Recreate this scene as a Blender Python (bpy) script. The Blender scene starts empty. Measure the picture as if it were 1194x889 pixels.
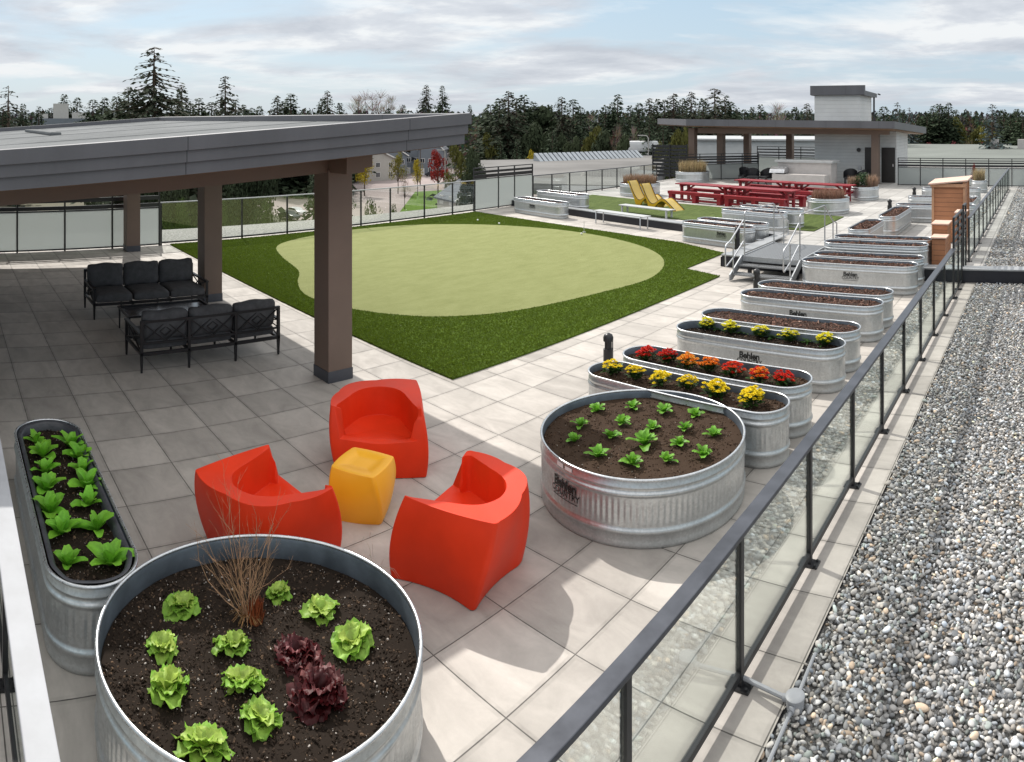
import bpy, math, random
import numpy as np
from mathutils import Vector, Matrix, Quaternion
R = math.radians
PI = math.pi
random.seed(7)
sc = bpy.context.scene
COL = sc.collection
# ------------------------------------------------------------------ camera numbers (a level cylindrical panorama lens)
CF, CY0, CXC, CTH, CH = 821.07, 140.07, 597.0, 0.76064, 3.8
U = 0.15            # height of the upper deck above the lower terrace
GZ = -14.0          # street level


def at(px, py, z=0.0):
    a = (px - CXC) / CF - CTH
    r = (CH - z) * CF / (py - CY0)
    return Vector((r * math.sin(a), r * math.cos(a), z))


def ray(px, r, z=0.0):
    a = (px - CXC) / CF - CTH
    return Vector((r * math.sin(a), r * math.cos(a), z))


def zat(py, r):
    return CH - (py - CY0) * r / CF


# ------------------------------------------------------------------ materials
class NT:
    def __init__(s, name):
        s.m = bpy.data.materials.new(name)
        s.m.use_nodes = True
        s.t = s.m.node_tree
        s.t.nodes.clear()
        s.out = s.t.nodes.new('ShaderNodeOutputMaterial')

    def n(s, typ, **kw):
        nd = s.t.nodes.new(typ)
        for k, v in kw.items():
            if k.startswith('i_'):
                nd.inputs[k[2:].replace('_', ' ')].default_value = v
            else:
                setattr(nd, k, v)
        return nd

    def l(s, a, b):
        s.t.links.new(a, b)

    def val(s, sock, v):
        if isinstance(v, (int, float)):
            sock.default_value = v
        elif isinstance(v, tuple):
            sock.default_value = v if len(v) == 4 or sock.type == 'VECTOR' else (*v, 1)
        else:
            s.l(v, sock)

    def math(s, op, a, b=0.0, c=None, clamp=False):
        nd = s.n('ShaderNodeMath', operation=op, use_clamp=clamp)
        s.val(nd.inputs[0], a)
        s.val(nd.inputs[1], b)
        if c is not None:
            s.val(nd.inputs[2], c)
        return nd.outputs[0]

    def noise(s, vec=None, scale=5.0, detail=3.0, rough=.55, dist=0.0, out=0):
        nd = s.n('ShaderNodeTexNoise', i_Scale=scale, i_Detail=detail, i_Roughness=rough, i_Distortion=dist)
        if vec is not None:
            s.l(vec, nd.inputs['Vector'])
        return nd.outputs[out]

    def ramp(s, fac, stops, interp='LINEAR'):
        nd = s.n('ShaderNodeValToRGB')
        cr = nd.color_ramp
        cr.interpolation = interp
        while len(cr.elements) < len(stops):
            cr.elements.new(.5)
        for e, (p, c) in zip(cr.elements, stops):
            e.position = p
            e.color = c if len(c) == 4 else (*c, 1)
        s.l(fac, nd.inputs[0])
        return nd.outputs[0]

    def mix(s, f, a, b, blend='MIX'):
        nd = s.n('ShaderNodeMix', data_type='RGBA', blend_type=blend)
        s.val(nd.inputs[0], f)
        s.val(nd.inputs[6], a)
        s.val(nd.inputs[7], b)
        return nd.outputs[2]

    def mapping(s, vec, scale=(1, 1, 1), rot=(0, 0, 0), loc=(0, 0, 0)):
        nd = s.n('ShaderNodeMapping')
        nd.inputs['Scale'].default_value = scale
        nd.inputs['Rotation'].default_value = rot
        nd.inputs['Location'].default_value = loc
        s.l(vec, nd.inputs['Vector'])
        return nd.outputs[0]

    def pos(s):
        return s.n('ShaderNodeNewGeometry').outputs['Position']

    def obj(s):
        return s.n('ShaderNodeTexCoord').outputs['Object']

    def bump(s, h, strength=.3, dist=.01, normal=None):
        nd = s.n('ShaderNodeBump', i_Strength=strength, i_Distance=dist)
        s.l(h, nd.inputs['Height'])
        if normal is not None:
            s.l(normal, nd.inputs['Normal'])
        return nd.outputs[0]

    def bsdf(s, color, rough=.6, metal=0.0, normal=None, spec=None, **kw):
        b = s.n('ShaderNodeBsdfPrincipled')
        s.val(b.inputs['Base Color'], color)
        s.val(b.inputs['Roughness'], rough)
        s.val(b.inputs['Metallic'], metal)
        if spec is not None:
            s.val(b.inputs['Specular IOR Level'], spec)
        if normal is not None:
            s.l(normal, b.inputs['Normal'])
        for k, v in kw.items():
            s.val(b.inputs[k.replace('_', ' ')], v)
        s.l(b.outputs[0], s.out.inputs[0])
        return b


def vary(name, col, amt=.25, scale=4.0, rough=.6, metal=0.0, bump=.15, bscale=60.0, bdist=.004, obj=True, spec=None, rvar=.1):
    """plain surface with soft uneven tone, roughness and a fine grain"""
    t = NT(name)
    v = t.obj() if obj else t.pos()
    n1 = t.noise(v, scale, 4)
    c2 = tuple(x * (1 - amt) for x in col)
    c3 = tuple(min(1, x * (1 + amt)) for x in col)
    c = t.ramp(n1, [(.3, c2), (.7, c3)])
    n2 = t.noise(v, bscale, 3)
    r = t.math('MULTIPLY_ADD', n1, rvar * 2, rough - rvar)
    t.bsdf(c, r, metal, t.bump(n2, bump, bdist), spec)
    return t.m


def attr_mat(name, rough=.7, bump=.2, bscale=80, trans=0.0, gain=1.0, spec=None, metal=0.0):
    """colour from the mesh colour attribute 'Col' (each stone, chip, leaf has its own colour)"""
    t = NT(name)
    a = t.n('ShaderNodeVertexColor', layer_name='Col').outputs[0]
    n = t.noise(t.obj(), bscale, 2)
    c = t.mix(.35, a, t.ramp(n, [(.3, (.55, .55, .55)), (.7, (1, 1, 1))]), 'MULTIPLY')
    if trans:
        d = t.n('ShaderNodeBsdfPrincipled')
        t.l(c, d.inputs['Base Color'])
        d.inputs['Roughness'].default_value = rough
        if spec is not None:
            d.inputs['Specular IOR Level'].default_value = spec
        tr = t.n('ShaderNodeBsdfTranslucent')
        t.l(c, tr.inputs[0])
        mx = t.n('ShaderNodeMixShader')
        mx.inputs[0].default_value = trans
        t.l(d.outputs[0], mx.inputs[1])
        t.l(tr.outputs[0], mx.inputs[2])
        t.l(mx.outputs[0], t.out.inputs[0])
        t.l(t.bump(n, bump, .004), d.inputs['Normal'])
    else:
        t.bsdf(c, rough, metal, t.bump(n, bump, .004), spec)
    return t.m


M = {}


def paver_mat(name, sx, sy, x0, y0, col, zoff=0.0, rot=0.0, dark=.0):
    t = NT(name)
    p = t.mapping(t.pos(), rot=(0, 0, rot))
    sep = t.n('ShaderNodeSeparateXYZ')
    t.l(p, sep.inputs[0])
    ux = t.math('DIVIDE', t.math('SUBTRACT', sep.outputs[0], x0), sx)
    uy = t.math('DIVIDE', t.math('SUBTRACT', sep.outputs[1], y0), sy)
    fx, fy = t.math('FRACT', ux), t.math('FRACT', uy)
    ex = t.math('MULTIPLY', t.math('MINIMUM', fx, t.math('SUBTRACT', 1.0, fx)), sx)
    ey = t.math('MULTIPLY', t.math('MINIMUM', fy, t.math('SUBTRACT', 1.0, fy)), sy)
    wob = t.math('MULTIPLY', t.noise(t.pos(), 9, 2), .003)
    e = t.math('ADD', t.math('MINIMUM', ex, ey), wob)
    joint = t.math('DIVIDE', t.math('SUBTRACT', e, .004), .004, clamp=True)
    comb = t.n('ShaderNodeCombineXYZ')
    t.l(t.math('FLOOR', ux), comb.inputs[0])
    t.l(t.math('FLOOR', uy), comb.inputs[1])
    wn = t.n('ShaderNodeTexWhiteNoise', noise_dimensions='3D')
    t.l(comb.outputs[0], wn.inputs['Vector'])
    # blotchy cement stains, smeared differently on every slab
    sh = t.n('ShaderNodeVectorMath', operation='MULTIPLY_ADD')
    t.l(wn.outputs['Color'], sh.inputs[0])
    sh.inputs[1].default_value = (7, 7, 7)
    t.l(t.pos(), sh.inputs[2])
    st = t.noise(t.mapping(sh.outputs[0], (1.6, 3.2, 1)), 1.1, 5, .6, .6)
    big = t.noise(t.pos(), .35, 3)
    fine = t.noise(t.pos(), 220, 2)
    mid = t.noise(t.pos(), 14, 4, .7)
    v = t.math('MULTIPLY_ADD', wn.outputs['Value'], .26, .79)
    v = t.math('MULTIPLY', v, t.math('MULTIPLY_ADD', st, .80, .60))
    v = t.math('MULTIPLY', v, t.math('MULTIPLY_ADD', big, .35, .82))
    v = t.math('MULTIPLY', v, t.math('MULTIPLY_ADD', fine, .16, .92))
    v = t.math('MULTIPLY', v, t.math('MULTIPLY_ADD', mid, .16, .92))
    vm = t.n('ShaderNodeVectorMath', operation='SCALE')
    vm.inputs[0].default_value = col
    t.l(v, vm.inputs['Scale'])
    cv = t.noise(t.pos(), 5, 3, .7)
    crud = t.mix(cv, (.035, .033, .03), (.17, .16, .145))
    edge = t.math('DIVIDE', t.math('SUBTRACT', e, .009), .03, clamp=True)
    edge = t.math('MAXIMUM', edge, t.math('MULTIPLY', cv, 1.5, clamp=True))
    worn = t.mix(edge, t.mix(.5, crud, vm.outputs[0]), vm.outputs[0])
    c = t.mix(joint, crud, worn)
    h = t.math('ADD', joint, t.math('MULTIPLY', fine, .05))
    rough = t.math('MULTIPLY_ADD', st, -.35, .85)
    t.bsdf(c, rough, 0, t.bump(h, .6, .004), .35)
    return t.m


def glass_mat():
    t = NT('railing_glass')
    g = t.n('ShaderNodeNewGeometry')
    dp = t.n('ShaderNodeVectorMath', operation='DOT_PRODUCT')
    t.l(g.outputs['Normal'], dp.inputs[0])
    t.l(g.outputs['Incoming'], dp.inputs[1])
    c = t.math('ABSOLUTE', dp.outputs['Value'])
    f = t.math('MULTIPLY_ADD', t.math('POWER', t.math('SUBTRACT', 1.0, c), 3.5), .93, .065, clamp=True)
    tr = t.n('ShaderNodeBsdfTransparent')
    tr.inputs[0].default_value = (.93, .95, .94, 1)
    gl = t.n('ShaderNodeBsdfGlossy')
    gl.inputs['Roughness'].default_value = 0.012
    gl.inputs[0].default_value = (.95, 1, .98, 1)
    mx = t.n('ShaderNodeMixShader')
    t.l(f, mx.inputs[0])
    t.l(tr.outputs[0], mx.inputs[1])
    t.l(gl.outputs[0], mx.inputs[2])
    t.l(mx.outputs[0], t.out.inputs[0])
    return t.m


def frost_mat():
    t = NT('frosted_glass')
    d = t.n('ShaderNodeBsdfPrincipled')
    d.inputs['Base Color'].default_value = (.50, .515, .51, 1)
    d.inputs['Roughness'].default_value = .35
    tl = t.n('ShaderNodeBsdfTranslucent')
    tl.inputs[0].default_value = (.53, .55, .54, 1)
    tr = t.n('ShaderNodeBsdfTransparent')
    tr.inputs[0].default_value = (.8, .85, .83, 1)
    m1 = t.n('ShaderNodeMixShader')
    m1.inputs[0].default_value = .6
    t.l(d.outputs[0], m1.inputs[1])
    t.l(tl.outputs[0], m1.inputs[2])
    m2 = t.n('ShaderNodeMixShader')
    m2.inputs[0].default_value = .22
    t.l(m1.outputs[0], m2.inputs[1])
    t.l(tr.outputs[0], m2.inputs[2])
    t.l(m2.outputs[0], t.out.inputs[0])
    return t.m


def galv_mat(name, base=(.60, .62, .63), rough=.36, metal=.85, dirt=.25):
    t = NT(name)
    v = t.obj()
    vo = t.n('ShaderNodeTexVoronoi', i_Scale=55.0)
    t.l(v, vo.inputs['Vector'])
    sp = t.math('MULTIPLY_ADD', t.n('ShaderNodeSeparateColor').outputs[0], 0, 1)
    sepc = t.n('ShaderNodeSeparateColor')
    t.l(vo.outputs['Color'], sepc.inputs[0])
    n1 = t.noise(t.mapping(v, (1, 1, 3)), 2.5, 5, .6)
    n2 = t.noise(t.mapping(v, (6, 6, .6)), 3, 4)
    k = t.math('MULTIPLY_ADD', sepc.outputs[0], .16, .84)
    k = t.math('MULTIPLY', k, t.math('MULTIPLY_ADD', n1, .35, .80))
    k = t.math('MULTIPLY', k, t.math('MULTIPLY_ADD', n2, .22, .88))
    vm = t.n('ShaderNodeVectorMath', operation='SCALE')
    vm.inputs[0].default_value = base
    t.l(k, vm.inputs['Scale'])
    # dusty splash marks near the ground
    sz = t.n('ShaderNodeSeparateXYZ')
    t.l(v, sz.inputs[0])
    low = t.math('SUBTRACT', 1.0, t.math('DIVIDE', sz.outputs[2], .18), clamp=True)
    low = t.math('MULTIPLY', low, t.math('MULTIPLY', n1, dirt * 2))
    c = t.mix(low, vm.outputs[0], (.34, .31, .27))
    r = t.math('MULTIPLY_ADD', sepc.outputs[1], .14, rough - .07)
    r = t.math('ADD', r, t.math('MULTIPLY', low, .4))
    mt = t.math('SUBTRACT', metal, t.math('MULTIPLY', low, .6))
    nm = t.bump(n1, .12, .012)
    t.bsdf(c, r, mt, nm)
    return t.m


def siding_mat(name, col, pitch=.18, dark=.55, rough=.7, axis=2, grad=(.9, 1.0)):
    t = NT(name)
    s = t.n('ShaderNodeSeparateXYZ')
    t.l(t.pos(), s.inputs[0])
    f = t.math('FRACT', t.math('DIVIDE', s.outputs[axis], pitch))
    e = t.math('MULTIPLY', t.math('MINIMUM', f, t.math('SUBTRACT', 1.0, f)), 14.0, clamp=True)
    n = t.noise(t.pos(), 1.5, 4)
    c1 = t.ramp(n, [(.3, tuple(x * grad[0] for x in col)), (.7, tuple(x * grad[1] for x in col))])
    c = t.mix(e, tuple(x * dark for x in col), c1)
    t.bsdf(c, rough, 0, t.bump(t.math('ADD', e, t.math('MULTIPLY', f, .6)), .6, .015))
    return t.m


def grass_mat(name, a, b, cdark, scale=90, streak=(6, 1, 1), srot=.9):
    t = NT(name)
    p = t.pos()
    n1 = t.noise(p, scale, 3, .7)
    n2 = t.noise(t.mapping(p, streak, (0, 0, srot)), 1.3, 4, .6)
    n3 = t.noise(p, 9, 3)
    k = t.math('ADD', t.math('MULTIPLY', n1, .45), t.math('ADD', t.math('MULTIPLY', n2, .4), t.math('MULTIPLY', n3, .15)))
    c = t.ramp(k, [(.36, cdark), (.5, a), (.63, b)])
    h = t.math('ADD', n1, t.math('MULTIPLY', n2, .3))
    t.bsdf(c, .95, 0, t.bump(h, .9, .02), .15)
    return t.m


def build_materials():
    M['paver'] = paver_mat('concrete_paver', .7150, .7067, -3.11, 1.80, (.485, .450, .412))
    M['paver_upper'] = paver_mat('concrete_paver_upper', .715, .7067, -3.11, 1.80, (.465, .452, .43))
    M['glass'] = glass_mat()
    M['frost'] = frost_mat()
    M['black'] = vary('black_powder_coat', (.018, .018, .02), .3, 3, .38, 0, .1, 300, .001)
    M['railtop'] = vary('anodised_dark_cap', (.085, .09, .105), .25, 5, .38, .6, .1, 200, .001)
    M['white_rail'] = vary('pale_anodised_cap', (.36, .37, .39), .1, 5, .65, .0, .05, 200, .001)
    M['galv'] = galv_mat('galvanised_steel')
    M['galv_rim'] = galv_mat('galvanised_rim', (.66, .68, .70), .32, .9, 0)
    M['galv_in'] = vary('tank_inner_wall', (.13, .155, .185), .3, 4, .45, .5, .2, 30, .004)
    M['liner'] = vary('black_liner', (.045, .047, .055), .3, 7, .45, 0, .5, 25, .01)
    M['rail_galv'] = galv_mat('galvanised_pipe', (.55, .56, .58), .42, .8, 0)
    M['red_plastic'] = vary('red_moulded_plastic', (.74, .040, .008), .10, 2.2, .48, 0, .15, 200, .002, spec=.28, rvar=.12)
    M['yellow_plastic'] = vary('yellow_moulded_plastic', (.93, .45, .018), .06, 2, .42, 0, .12, 240, .0015)
    M['charcoal'] = vary('charcoal_fabric', (.088, .088, .092), .2, 10, .9, 0, .6, 500, .002, spec=.2)
    M['frame_black'] = vary('black_aluminium_frame', (.011, .011, .013), .2, 6, .4, 0, .05, 200, .001)
    M['column'] = vary('brown_column_cladding', (.175, .122, .095), .10, 1.2, .6, 0, .1, 90, .002)
    M['column_base'] = vary('dark_grey_base_flashing', (.075, .08, .095), .15, 4, .5, .3, .05, 60, .001)
    t = NT('charcoal_metal_fascia')
    s = t.n('ShaderNodeSeparateXYZ')
    t.l(t.pos(), s.inputs[0])
    g1 = t.math('LESS_THAN', t.math('FRACT', t.math('DIVIDE', s.outputs[0], 3.05)), .003)
    g2 = t.math('LESS_THAN', t.math('FRACT', t.math('DIVIDE', t.math('ADD', s.outputs[1], .4), 3.05)), .003)
    seam = t.math('MAXIMUM', g1, g2)
    nn = t.noise(t.mapping(t.pos(), (1, 1, .25)), 1.2, 5, .65)
    c = t.ramp(nn, [(.3, (.108, .108, .118)), (.7, (.142, .142, .156))])
    c = t.mix(seam, c, (.02, .02, .022))
    t.bsdf(c, t.math('MULTIPLY_ADD', nn, .25, .38), .15, t.bump(nn, .15, .02))
    M['fascia'] = t.m
    M['soffit'] = vary('brown_soffit', (.22, .13, .075), .15, 2, .6)
    t = NT('roof_membrane')
    n = t.noise(t.pos(), .5, 5, .65, .5)
    n2 = t.noise(t.pos(), 6, 4)
    c = t.ramp(t.math('MULTIPLY_ADD', n2, .3, t.math('MULTIPLY', n, .7)), [(.35, (.13, .138, .142)), (.62, (.205, .213, .218))])
    t.bsdf(c, .9, 0, t.bump(n, .4, .05), .08)
    M['membrane'] = t.m
    M['curb'] = vary('dark_parapet_flashing', (.022, .023, .03), .2, 1.2, .5, .2, .1, 40, .002)
    M['coping'] = vary('light_grey_coping', (.36, .37, .38), .12, 2, .45, .4, .05, 60, .001)
    M['turf'] = grass_mat('artificial_turf', (.070, .120, .009), (.125, .185, .018), (.034, .060, .005))
    M['green'] = grass_mat('putting_turf', (.265, .285, .115), (.30, .318, .138), (.22, .24, .09), 160, (2.5, 1, 1), .4)
    M['turf_edge'] = vary('turf_edge', (.02, .035, .008), .3, 30, .9)
    M['lawn'] = grass_mat('lawn', (.09, .16, .02), (.15, .24, .035), (.06, .11, .015), 3, (1, 1, 1))
    M['deck_turf'] = grass_mat('deck_turf', (.085, .12, .032), (.13, .165, .05), (.04, .06, .015), 60)
    M['stone'] = attr_mat('river_stone', .62, .25, 60)
    M['soil'] = attr_mat('potting_soil', .95, .3, 60, spec=.15)
    M['leaf'] = attr_mat('leaf_surface', .5, .25, 60, trans=.32, spec=.35)
    M['petal'] = attr_mat('petal', .7, .3, 120, trans=.25, spec=.2)
    M['needle'] = attr_mat('tree_foliage', .85, .1, 3, trans=.12, spec=.1)
    M['bark'] = vary('bark', (.085, .06, .042), .4, 6, .9, 0, .8, 20, .02)
    M['twig'] = vary('dry_twig', (.34, .20, .115), .4, 20, .85)
    M['straw'] = attr_mat('dry_grass', .8, .1, 40, trans=.3)
    M['ink'] = vary('black_ink', (.008, .008, .008), .1, 6, .5)
    M['label_white'] = vary('white_sticker', (.75, .73, .72), .05, 6, .4)
    M['label_red'] = vary('red_sticker', (.35, .02, .035), .1, 6, .4)
    M['red_paint'] = vary('red_painted_wood', (.25, .010, .018), .12, 3, .45, 0, .2, 40, .003)
    M['lounge_yellow'] = vary('yellow_lounger_shell', (.68, .40, .02), .08, 3, .4)
    M['lounge_top'] = vary('cream_lounger_slats', (.60, .44, .13), .08, 8, .6)
    M['white_paint'] = vary('white_bench_top', (.45, .46, .46), .06, 4, .5)
    M['stucco'] = vary('pale_stucco', (.50, .47, .45), .08, 3, .85, 0, .3, 60, .004)
    M['steel'] = vary('brushed_steel', (.62, .63, .65), .1, 5, .3, .9)
    M['cedar'] = siding_mat('cedar_boards', (.45, .20, .10), .135, .35, .6, 2, (.75, 1.15))
    M['cedar_post'] = vary('cedar_trim', (.52, .29, .17), .25, 3, .6, 0, .2, 60, .002)
    M['cedar_top'] = vary('weathered_cedar_roof', (.66, .46, .37), .15, 3, .7)
    M['house_siding'] = siding_mat('grey_lap_siding', (.58, .59, .585), .19, .7)
    M['tower_siding'] = siding_mat('pale_lap_siding', (.72, .72, .705), .25, .8)
    M['door_dark'] = vary('dark_door', (.02, .017, .016), .2, 2, .4)
    M['grey_plate'] = galv_mat('grating_plate', (.5, .52, .54), .5, .7, 0)
    t = NT('bar_grating')
    s = t.n('ShaderNodeSeparateXYZ')
    t.l(t.obj(), s.inputs[0])
    fx = t.math('FRACT', t.math('MULTIPLY', s.outputs[0], 16))
    fy = t.math('FRACT', t.math('MULTIPLY', s.outputs[1], 16))
    hole = t.math('MULTIPLY', t.math('GREATER_THAN', fx, .42), t.math('GREATER_THAN', fy, .42))
    c = t.mix(hole, (.27, .28, .29), (.03, .03, .033))
    t.bsdf(c, .5, .5, t.bump(t.math('SUBTRACT', 1.0, hole), .5, .01))
    M['grating'] = t.m
    M['asphalt'] = vary('street_asphalt', (.34, .29, .28), .2, .05, .95, obj=False, spec=.05)
    M['ground'] = vary('far_ground', (.10, .095, .06), .5, .02, .95, obj=False)
    M['neighbour_roof'] = vary('pale_roof_sheet', (.20, .195, .19), .18, .12, .95, obj=False, spec=.05)
    M['neighbour_wall'] = siding_mat('neighbour_cladding', (.16, .16, .17), .4, .6)
    M['shingle'] = vary('grey_shingle', (.12, .13, .15), .25, 2, .85)
    M['paint_a'] = siding_mat('cream_siding', (.50, .48, .44), .3, .8)
    M['paint_b'] = siding_mat('slate_siding', (.20, .225, .255), .3, .8)
    M['trim'] = vary('white_trim', (.72, .71, .69), .05, 2, .6)
    M['window'] = vary('window_pane', (.03, .035, .045), .2, 1, .1)
    M['solar'] = vary('skylight_panel', (.30, .33, .36), .15, 1, .15)
    M['car_white'] = vary('white_car_paint', (.7, .7, .7), .05, 1, .25)
    M['car_dark'] = vary('dark_car_paint', (.04, .045, .055), .05, 1, .25)
    M['rubber'] = vary('rubber', (.02, .02, .02), .1, 6, .8)
    M['pipe_grey'] = vary('grey_conduit', (.30, .31, .33), .1, 9, .5, 0)
    M['hill'] = vary('wooded_hill', (.045, .06, .07), .3, .02, 1, obj=False)
    M['concrete_roof'] = vary('gravel_ledge', (.30, .29, .275), .5, 14, .9, 0, .8, 30, .03, obj=False)
    M['gravel_bed'] = vary('gravel_bed', (.17, .168, .162), .6, 30, .9, 0, .9, 28, .03, obj=False)
    M['stain_black'] = vary('black_webbing', (.02, .02, .02), .2, 9, .7)
    M['ball'] = vary('golf_ball', (.8, .8, .78), .03, 9, .4)


# ------------------------------------------------------------------ mesh collecting
class MB:
    def __init__(s):
        s.v, s.f, s.c = [], [], []

    def add(s, verts, faces, col=None):
        o = len(s.v)
        s.v.extend([tuple(p) for p in verts])
        s.f.extend([tuple(i + o for i in f) for f in faces])
        if col is not None or s.c:
            while len(s.c) < o:
                s.c.append((1, 1, 1))
            if col is None:
                col = (1, 1, 1)
            if isinstance(col, list):
                s.c.extend(col)
            else:
                s.c.extend([col] * len(verts))
        return s

    def box(s, x0, x1, y0, y1, z0, z1, col=None):
        v = [(x0, y0, z0), (x1, y0, z0), (x1, y1, z0), (x0, y1, z0), (x0, y0, z1), (x1, y0, z1), (x1, y1, z1), (x0, y1, z1)]
        return s.add(v, [(3, 2, 1, 0), (4, 5, 6, 7), (0, 1, 5, 4), (1, 2, 6, 5), (2, 3, 7, 6), (3, 0, 4, 7)], col)

    def obox(s, p0, p1, w, h, up=(0, 0, 1), col=None):
        """beam from p0 to p1 of width w (sideways) and height h (along up), centred"""
        p0, p1 = Vector(p0), Vector(p1)
        d = (p1 - p0).normalized()
        upv = Vector(up)
        sd = d.cross(upv)
        if sd.length < 1e-4:
            sd = d.cross(Vector((1, 0, 0)))
        sd.normalize()
        u2 = sd.cross(d).normalized()
        v = []
        for p in (p0, p1):
            for a, b in ((-1, -1), (1, -1), (1, 1), (-1, 1)):
                v.append(p + sd * (a * w / 2) + u2 * (b * h / 2))
        return s.add(v, [(3, 2, 1, 0), (4, 5, 6, 7), (0, 1, 5, 4), (1, 2, 6, 5), (2, 3, 7, 6), (3, 0, 4, 7)], col)

    def tube(s, pts, r, n=8, r2=None, caps=True, closed=False, col=None):
        pts = [Vector(p) for p in pts]
        m = len(pts)
        rings = []
        prev = None
        for i, p in enumerate(pts):
            if closed:
                d = pts[(i + 1) % m] - pts[(i - 1) % m]
            else:
                d = pts[min(i + 1, m - 1)] - pts[max(i - 1, 0)]
            d.normalize()
            if prev is None:
                a = d.cross(Vector((0, 0, 1)))
                if a.length < .05:
                    a = d.cross(Vector((1, 0, 0)))
            else:
                a = prev - d * prev.dot(d)
            a.normalize()
            prev = a
            b = d.cross(a)
            rr = r if r2 is None else r + (r2 - r) * i / max(1, m - 1)
            rings.append([p + (a * math.cos(2 * PI * k / n) + b * math.sin(2 * PI * k / n)) * rr for k in range(n)])
        v = [q for g in rings for q in g]
        f = []
        for i in range(m if closed else m - 1):
            j = (i + 1) % m
            for k in range(n):
                k2 = (k + 1) % n
                f.append((i * n + k, i * n + k2, j * n + k2, j * n + k))
        if caps and not closed:
            f.append(tuple(range(n - 1, -1, -1)))
            f.append(tuple((m - 1) * n + k for k in range(n)))
        return s.add(v, f, col)

    def cyl(s, p0, p1, r, n=16, r2=None, col=None):
        return s.tube([p0, p1], r, n, r2, col=col)

    def lathe(s, prof, n=24, c=(0, 0, 0), close=True, col=None):
        v, f = [], []
        for (r, z) in prof:
            for k in range(n):
                a = 2 * PI * k / n
                v.append((c[0] + r * math.cos(a), c[1] + r * math.sin(a), c[2] + z))
        for i in range(len(prof) - 1):
            for k in range(n):
                k2 = (k + 1) % n
                f.append((i * n + k, i * n + k2, (i + 1) * n + k2, (i + 1) * n + k))
        if close:
            f.append(tuple(range(n - 1, -1, -1)))
            f.append(tuple((len(prof) - 1) * n + k for k in range(n)))
        return s.add(v, f, col)

    def prism(s, poly, z0, z1, col=None):
        """poly: list of (x,y) counter-clockwise; z0/z1 numbers or functions of (x,y)"""
        n = len(poly)
        g0 = z0 if callable(z0) else (lambda x, y: z0)
        g1 = z1 if callable(z1) else (lambda x, y: z1)
        v = [(x, y, g0(x, y)) for x, y in poly] + [(x, y, g1(x, y)) for x, y in poly]
        f = [tuple(range(n - 1, -1, -1)), tuple(range(n, 2 * n))]
        f += [(i, (i + 1) % n, n + (i + 1) % n, n + i) for i in range(n)]
        return s.add(v, f, col)

    def grid(s, fn, nu, nv, wrap=False, col=None):
        v = [fn(i / nu, j / nv) for j in range(nv + 1) for i in range(nu + 1)]
        f = []
        for j in range(nv):
            for i in range(nu):
                a = j * (nu + 1) + i
                f.append((a, a + 1, a + nu + 2, a + nu + 1))
        return s.add(v, f, col)

    def ball(s, c, r, nu=10, nv=7, sc=(1, 1, 1), col=None, jit=0, rnd=random):
        v, f = [], []
        for j in range(nv + 1):
            t = PI * j / nv
            for i in range(nu):
                a = 2 * PI * i / nu
                k = r * (1 + jit * (rnd.random() - .5))
                v.append((c[0] + k * sc[0] * math.sin(t) * math.cos(a), c[1] + k * sc[1] * math.sin(t) * math.sin(a), c[2] + k * sc[2] * math.cos(t)))
        for j in range(nv):
            for i in range(nu):
                f.append((j * nu + i, (j + 1) * nu + i, (j + 1) * nu + (i + 1) % nu, j * nu + (i + 1) % nu))
        return s.add(v, f, col)

    def cushion(s, x0, x1, y0, y1, z0, z1, rad=.05, puff=.03, n=8, tf=None):
        cx, cy, cz = (x0 + x1) / 2, (y0 + y1) / 2, (z0 + z1) / 2
        hx, hy, hz = (x1 - x0) / 2, (y1 - y0) / 2, (z1 - z0) / 2
        for ax in range(3):
            for sg in (-1, 1):
                def fn(u, w):
                    a, b = u * 2 - 1, w * 2 - 1
                    if sg < 0:
                        a = -a
                    p = [0, 0, 0]
                    p[ax] = sg
                    p[(ax + 1) % 3] = a
                    p[(ax + 2) % 3] = b
                    q = Vector((p[0] * hx, p[1] * hy, p[2] * hz))
                    lim = Vector((max(0, hx - rad), max(0, hy - rad), max(0, hz - rad)))
                    core = Vector((max(-lim.x, min(lim.x, q.x)), max(-lim.y, min(lim.y, q.y)), max(-lim.z, min(lim.z, q.z))))
                    d = q - core
                    if d.length > 1e-6:
                        q = core + d.normalized() * min(rad, d.length)
                    bulge = (1 - (q.x / hx) ** 2) * (1 - (q.y / hy) ** 2)
                    bz = (1 - (q.x / hx) ** 2) * (1 - (q.z / hz) ** 2)
                    k = hz if hz < hy else hy
                    if hz < hy:
                        q.z += puff * bulge * (1 if q.z > 0 else -1) * (abs(q.z) / hz)
                    else:
                        q.y += puff * bz * (1 if q.y > 0 else -1) * (abs(q.y) / hy)
                    q += Vector((cx, cy, cz))
                    return tf(q) if tf else q
                s.grid(fn, n, n)
        return s

    def mesh(s, name, mat=None, smooth=None, weld=False):
        me = bpy.data.meshes.new(name)
        me.from_pydata(s.v, [], s.f)
        if s.c:
            while len(s.c) < len(s.v):
                s.c.append((1, 1, 1))
            ca = me.color_attributes.new('Col', 'FLOAT_COLOR', 'POINT')
            a = np.ones((len(s.v), 4), dtype=np.float32)
            a[:, :3] = np.array(s.c, dtype=np.float32)
            ca.data.foreach_set('color', a.ravel())
        if weld:
            import bmesh
            bm = bmesh.new()
            bm.from_mesh(me)
            bmesh.ops.remove_doubles(bm, verts=bm.verts, dist=1e-5)
            bmesh.ops.recalc_face_normals(bm, faces=bm.faces)
            bm.to_mesh(me)
            bm.free()
        if smooth is not None:
            me.polygons.foreach_set('use_smooth', [True] * len(me.polygons))
            if smooth < 180:
                me.set_sharp_from_angle(angle=R(smooth))
        if mat is not None:
            me.materials.append(mat)
        me.update()
        return me

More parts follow.
